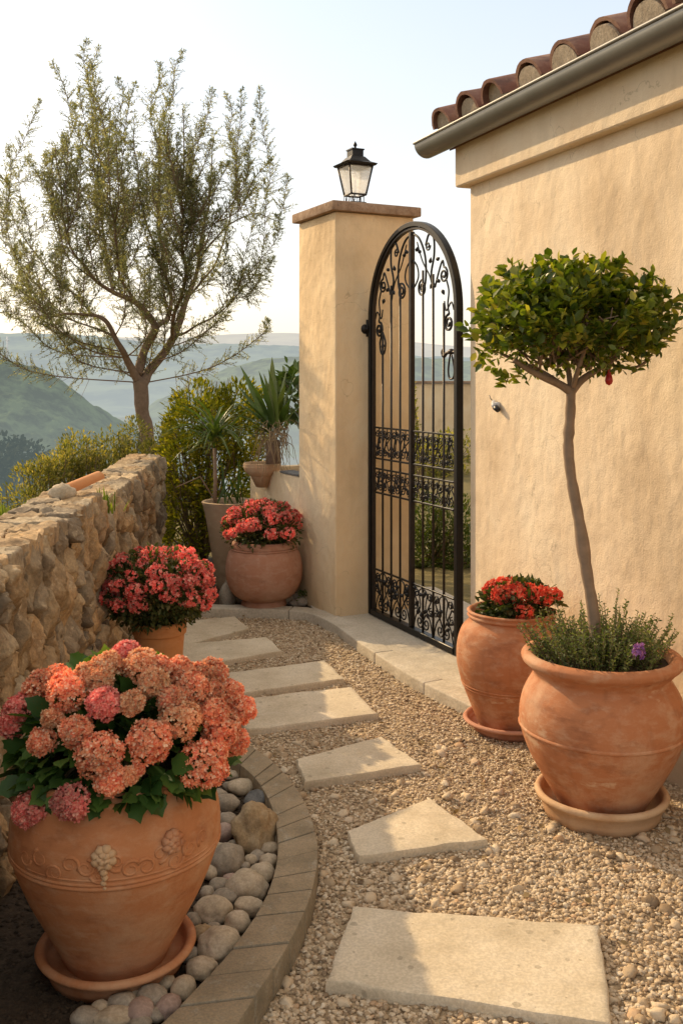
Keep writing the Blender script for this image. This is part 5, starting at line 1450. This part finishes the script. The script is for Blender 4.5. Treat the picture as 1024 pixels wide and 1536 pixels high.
# ------------------------------------------------------------------ river stones in the bed
rocks = [(768, 625, 62, 78, 'ochre', 'largest ochre river rock in the middle of the stone bed', 1.25), (772, 527, 40, 30, 'dark', 'dark angular stone above the big ochre rock', 1.0), (680, 705, 50, 50, 'grey', 'big grey river stone touching the side of the large pot', .9),
         (740, 780, 62, 48, 'cream', 'large cream river stone below the ochre rock', .85), (655, 957, 64, 56, 'cream', 'large warm cream river stone near the pot saucer', .85), (640, 850, 60, 42, 'cream', 'large flat tan river stone left of the paver edging', .8),
         (722, 482, 40, 30, 'cream', None, .8), (680, 530, 38, 30, 'grey', None, .8), (655, 507, 26, 22, 'grey', None, .8), (620, 530, 22, 20, 'cream', None, .8), (680, 585, 28, 30, 'grey', None, .8), (645, 570, 20, 28, 'grey', None, .8),
         (670, 620, 30, 34, 'pink', None, .8), (810, 667, 30, 22, 'cream', None, .8), (770, 690, 24, 20, 'grey', None, .8), (806, 706, 28, 26, 'cream', None, .8), (785, 742, 38, 34, 'cream', None, .8), (735, 722, 16, 18, 'grey', None, .8),
         (655, 777, 28, 26, 'grey', None, .8), (676, 812, 40, 27, 'grey', None, .75), (746, 842, 46, 30, 'cream', None, .75), (711, 890, 40, 36, 'cream', None, .85), (608, 920, 32, 28, 'ochre', None, .7), (605, 1026, 46, 36, 'cream', None, .8),
         (550, 1086, 36, 42, 'cream', None, .8), (455, 1112, 50, 36, 'grey', None, .8), (420, 1156, 44, 38, 'pink', None, .8), (368, 1132, 44, 36, 'grey', None, .8), (505, 1142, 40, 36, 'pink', None, .8), (340, 1178, 62, 28, 'cream', None, .8), (255, 1172, 42, 34, 'grey', None, .8),
         (705, 412, 16, 14, 'cream', None, .8), (712, 432, 22, 15, 'grey', None, .8), (700, 447, 24, 17, 'cream', None, .8), (690, 480, 22, 18, 'grey', None, .8), (640, 690, 20, 30, 'grey', None, .8), (630, 740, 22, 26, 'cream', None, .8), (700, 660, 22, 20, 'grey', None, .8), (752, 700, 20, 18, 'cream', None, .8),
         (690, 760, 24, 20, 'pink', None, .8), (620, 800, 22, 22, 'grey', None, .8), (580, 880, 24, 24, 'grey', None, .8), (640, 905, 24, 18, 'grey', None, .8), (690, 915, 26, 20, 'grey', None, .7), (570, 985, 26, 24, 'grey', None, .8), (500, 1070, 26, 22, 'cream', None, .8), (400, 1100, 30, 22, 'cream', None, .7), (470, 1165, 30, 24, 'grey', None, .8), (300, 1145, 30, 24, 'cream', None, .7), (720, 590, 22, 26, 'grey', None, .8), (830, 640, 16, 16, 'cream', None, .8),
         (600, 560, 24, 22, 'cream', None, .8), (590, 600, 24, 24, 'grey', None, .8), (660, 665, 20, 18, 'cream', None, .8), (655, 830, 18, 16, 'pink', None, .8), (420, 1190, 34, 24, 'grey', None, .8)]
cnames = {'grey': 'small smooth grey river pebble among the stones inside the curved edging', 'cream': 'small smooth cream river pebble among the stones inside the curved edging', 'pink': 'small pinkish river pebble among the stones inside the curved edging', 'ochre': 'flat brown stone lying between the saucer and the pebbles'}
random.seed(55)
for i, (zx, zy, rx, ry, c, lab, hh) in enumerate(rocks):
    px, py = zx / 2, 940 + zy / 2
    zc = .030 + .35 * ry / 2 / F * 2.6
    p = gr(px, py, zc); R = rx / 2 / F * p.y * 1.02
    ratio = ry / rx
    dpt = R * min(1.25, max(.75, ratio * 1.25))
    rock = MB().ball((0, 0, 0), R, 4 if rx > 45 else 3, .34 if c in ('ochre', 'dark') else .17, 1.25, i * 2.37, (1, dpt / R, hh * min(1.1, max(.55, ratio))), Matrix.Rotation(random.uniform(-.4, .4), 3, 'Z'))
    rock.build
    o = rock.build('river_stone', 'river_' + c, None, True, loc=(p.x, p.y, zc))
    tag(o, lab or cnames[c], 'stone', 'river stones inside the curved edging')
# filler pebbles and grit between them
def pebbles(name, label, P, size, mat, sub, flat=.62, z0=.0, kind='stuff', nvar=5):
    global RNG
    parts = []
    var = RNG.integers(0, nvar, len(P))
    for v in range(nvar):
        sel = P[var == v]; n = len(sel)
        if not n: continue
        tv = np.array([Vector(q) * (1 + .62 * noise.fractal(Vector(q) * 1.35 + Vector((v * 5.3, 1, v)), 1, 2, 3)) for q in ICO[sub][0]])
        a = RNG.uniform(0, 2 * math.pi, n); tx, ty = RNG.normal(0, .22, n), RNG.normal(0, .22, n)
        Zv = nrm(np.stack([tx, ty, np.ones(n)], 1)); Xv = nrm(np.cross(np.stack([-np.sin(a), np.cos(a), np.zeros(n)], 1), Zv)); Yv = np.cross(Zv, Xv)
        s = sel[:, 2] * .5
        sc_ = np.stack([s * RNG.uniform(.9, 1.3, n), s * RNG.uniform(.75, 1.1, n), s * flat * RNG.uniform(.75, 1.25, n)], 1)
        pos = np.stack([sel[:, 0], sel[:, 1], z0 + (s * flat * RNG.uniform(.25, .8, n) if kind != 'gravel' else s * flat * RNG.uniform(.1, .7, n) + np.array([gheight(a_, b_) for a_, b_ in sel[:, :2]]))], 1)
        parts.append(scatter(tv, ICO[sub][1], pos, Xv, Yv, Zv, sc_))
    return parts
def finish(parts, name, label, mat, cat, kind='stuff'):
    V, Fc, L = join_np(parts)
    o = mesh_np(name, V, Fc, L, mat); tag(o, label, cat, None, kind); print(name, len(L)); return o
RNG = np.random.default_rng(123)
def blocked(P):
    b = np.zeros(len(P), bool)
    for sp_ in slab_polys: b |= poly_in(P, sp_)
    for c, r in ((P2, .085), (P4, .145), (P5, .175)): b |= ((P[:, 0] - c.x) ** 2 + (P[:, 1] - c.y) ** 2) < r * r
    b |= poly_in(P, bed_poly) | poly_in(P, edge_poly)
    return b
def field(x0, x1, y0, y1, dens, smin, smax):
    n = int((x1 - x0) * (y1 - y0) * dens)
    P = np.stack([RNG.uniform(x0, x1, n), RNG.uniform(y0, y1, n), RNG.uniform(smin, smax, n) ** 1.0], 1)
    return P[poly_in(P, path_poly) & ~blocked(P)]
parts = []
near = field(-.6, 1.35, 1.95, 3.1, 13500, .005, .0165); parts += pebbles('g', '', near, 0, '', 2, kind='gravel')
mid = field(-1.05, 1.25, 3.1, 4.3, 10500, .0055, .015); parts += pebbles('g', '', mid, 0, '', 1, kind='gravel')
far = field(-1.25, .9, 4.3, 6.15, 7500, .006, .017); parts += pebbles('g', '', far, 0, '', 1, kind='gravel')
big = field(-.6, 1.3, 1.95, 4.0, 90, .026, .040); parts += pebbles('g', '', big, 0, '', 2, kind='gravel')
finish(parts, 'gravel', 'loose beige gravel of rounded pebbles covering the path', 'gravel_stone', 'gravel')
# mulch chips and grit in the bed
n = 9000; P = np.stack([RNG.uniform(-1.1, -.05, n), RNG.uniform(1.6, 4.0, n), RNG.uniform(.006, .020, n)], 1); P = P[poly_in(P, bed_poly)]
finish(pebbles('m', '', P, 0, '', 1, .5, .018), 'mulch', 'dark bark mulch and grit covering the bed around the large pot', 'soil_dark', 'mulch')

RNG = np.random.default_rng(321)
P = field(-1.2, 1.3, 1.95, 6.1, 34, .5, 1.0); P = P[RNG.random(len(P)) < .8]
V, Fc, L = leafset(np.stack([P[:, 0], P[:, 1], np.full(len(P), .020)], 1), RNG.normal(0, 1, (len(P), 3)) * np.array((1, 1, .12)), .026, LEAF, .9, .1)
tag(mesh_np('leaf_litter', V, Fc, L, 'leaf_dry'), 'a few dry fallen leaves scattered over the gravel', 'leaves', None, 'stuff')

# ------------------------------------------------------------------ light, sky, camera
AZ, ELV = -46.0, 28.0
world = bpy.data.worlds.new('World'); SC.world = world; world.use_nodes = True
nt = world.node_tree; bg = nt.nodes['Background']
sky = nt.nodes.new('ShaderNodeTexSky'); sky.sky_type = 'NISHITA'; sky.sun_disc = False
sky.sun_elevation = math.radians(ELV); sky.sun_rotation = math.radians(AZ); sky.dust_density = 3.0; sky.air_density = 1.0; sky.ozone_density = 1.0
mx = nt.nodes.new('ShaderNodeMix'); mx.data_type = 'RGBA'; mx.inputs[0].default_value = .60
tc = nt.nodes.new('ShaderNodeTexCoord'); sx = nt.nodes.new('ShaderNodeSeparateXYZ'); nt.links.new(tc.outputs['Generated'], sx.inputs[0])
rp_ = nt.nodes.new('ShaderNodeValToRGB'); el_ = rp_.color_ramp.elements      # haze warm at the horizon; zenith, out of view, brightened to light the ground
el_[0].position = .0; el_[0].color = (.88, .79, .66, 1); el_[1].position = .60; el_[1].color = (.92, .84, .73, 1)
e_ = el_.new(.18); e_.color = (.74, .75, .735, 1); e_ = el_.new(.36); e_.color = (.60, .67, .745, 1)
nt.links.new(sx.outputs[2], rp_.inputs[0])
sc_ = nt.nodes.new('ShaderNodeVectorMath'); sc_.operation = 'SCALE'; sc_.inputs['Scale'].default_value = 11.4
nt.links.new(rp_.outputs[0], sc_.inputs[0]); nt.links.new(sc_.outputs[0], mx.inputs[7])
nt.links.new(sky.outputs[0], mx.inputs[6]); nt.links.new(mx.outputs[2], bg.inputs[0]); bg.inputs[1].default_value = .15
sd = bpy.data.lights.new('sun', 'SUN'); sd.energy = 5.0; sd.angle = math.radians(.5); sd.color = (1.0, .74, .43)
so = bpy.data.objects.new('sun', sd); COL.objects.link(so)
sv = Vector((math.sin(math.radians(AZ)) * math.cos(math.radians(ELV)), math.cos(math.radians(AZ)) * math.cos(math.radians(ELV)), math.sin(math.radians(ELV))))
so.rotation_euler = (-sv).to_track_quat('-Z', 'Y').to_euler(); so.location = sv * 30

cam = bpy.data.cameras.new('camera'); co = bpy.data.objects.new('camera', cam); COL.objects.link(co)
co.location = (0, 0, EYE); co.rotation_euler = (math.pi / 2, 0, 0)
cam.sensor_fit = 'HORIZONTAL'; cam.sensor_width = 36; cam.lens = F / 1024 * 36; cam.shift_y = -200 / 1024
cam.clip_start = .05; cam.clip_end = 30000
SC.camera = co
SC.render.resolution_x, SC.render.resolution_y = 682, 1024
SC.view_settings.view_transform = 'Standard'; SC.view_settings.look = 'None'; SC.view_settings.exposure = 0; SC.view_settings.gamma = 1
SC.cycles.use_denoising = True
try: SC.cycles.denoiser = 'OPENIMAGEDENOISE'
except Exception: pass
SC.cycles.max_bounces = 8; SC.cycles.transparent_max_bounces = 8
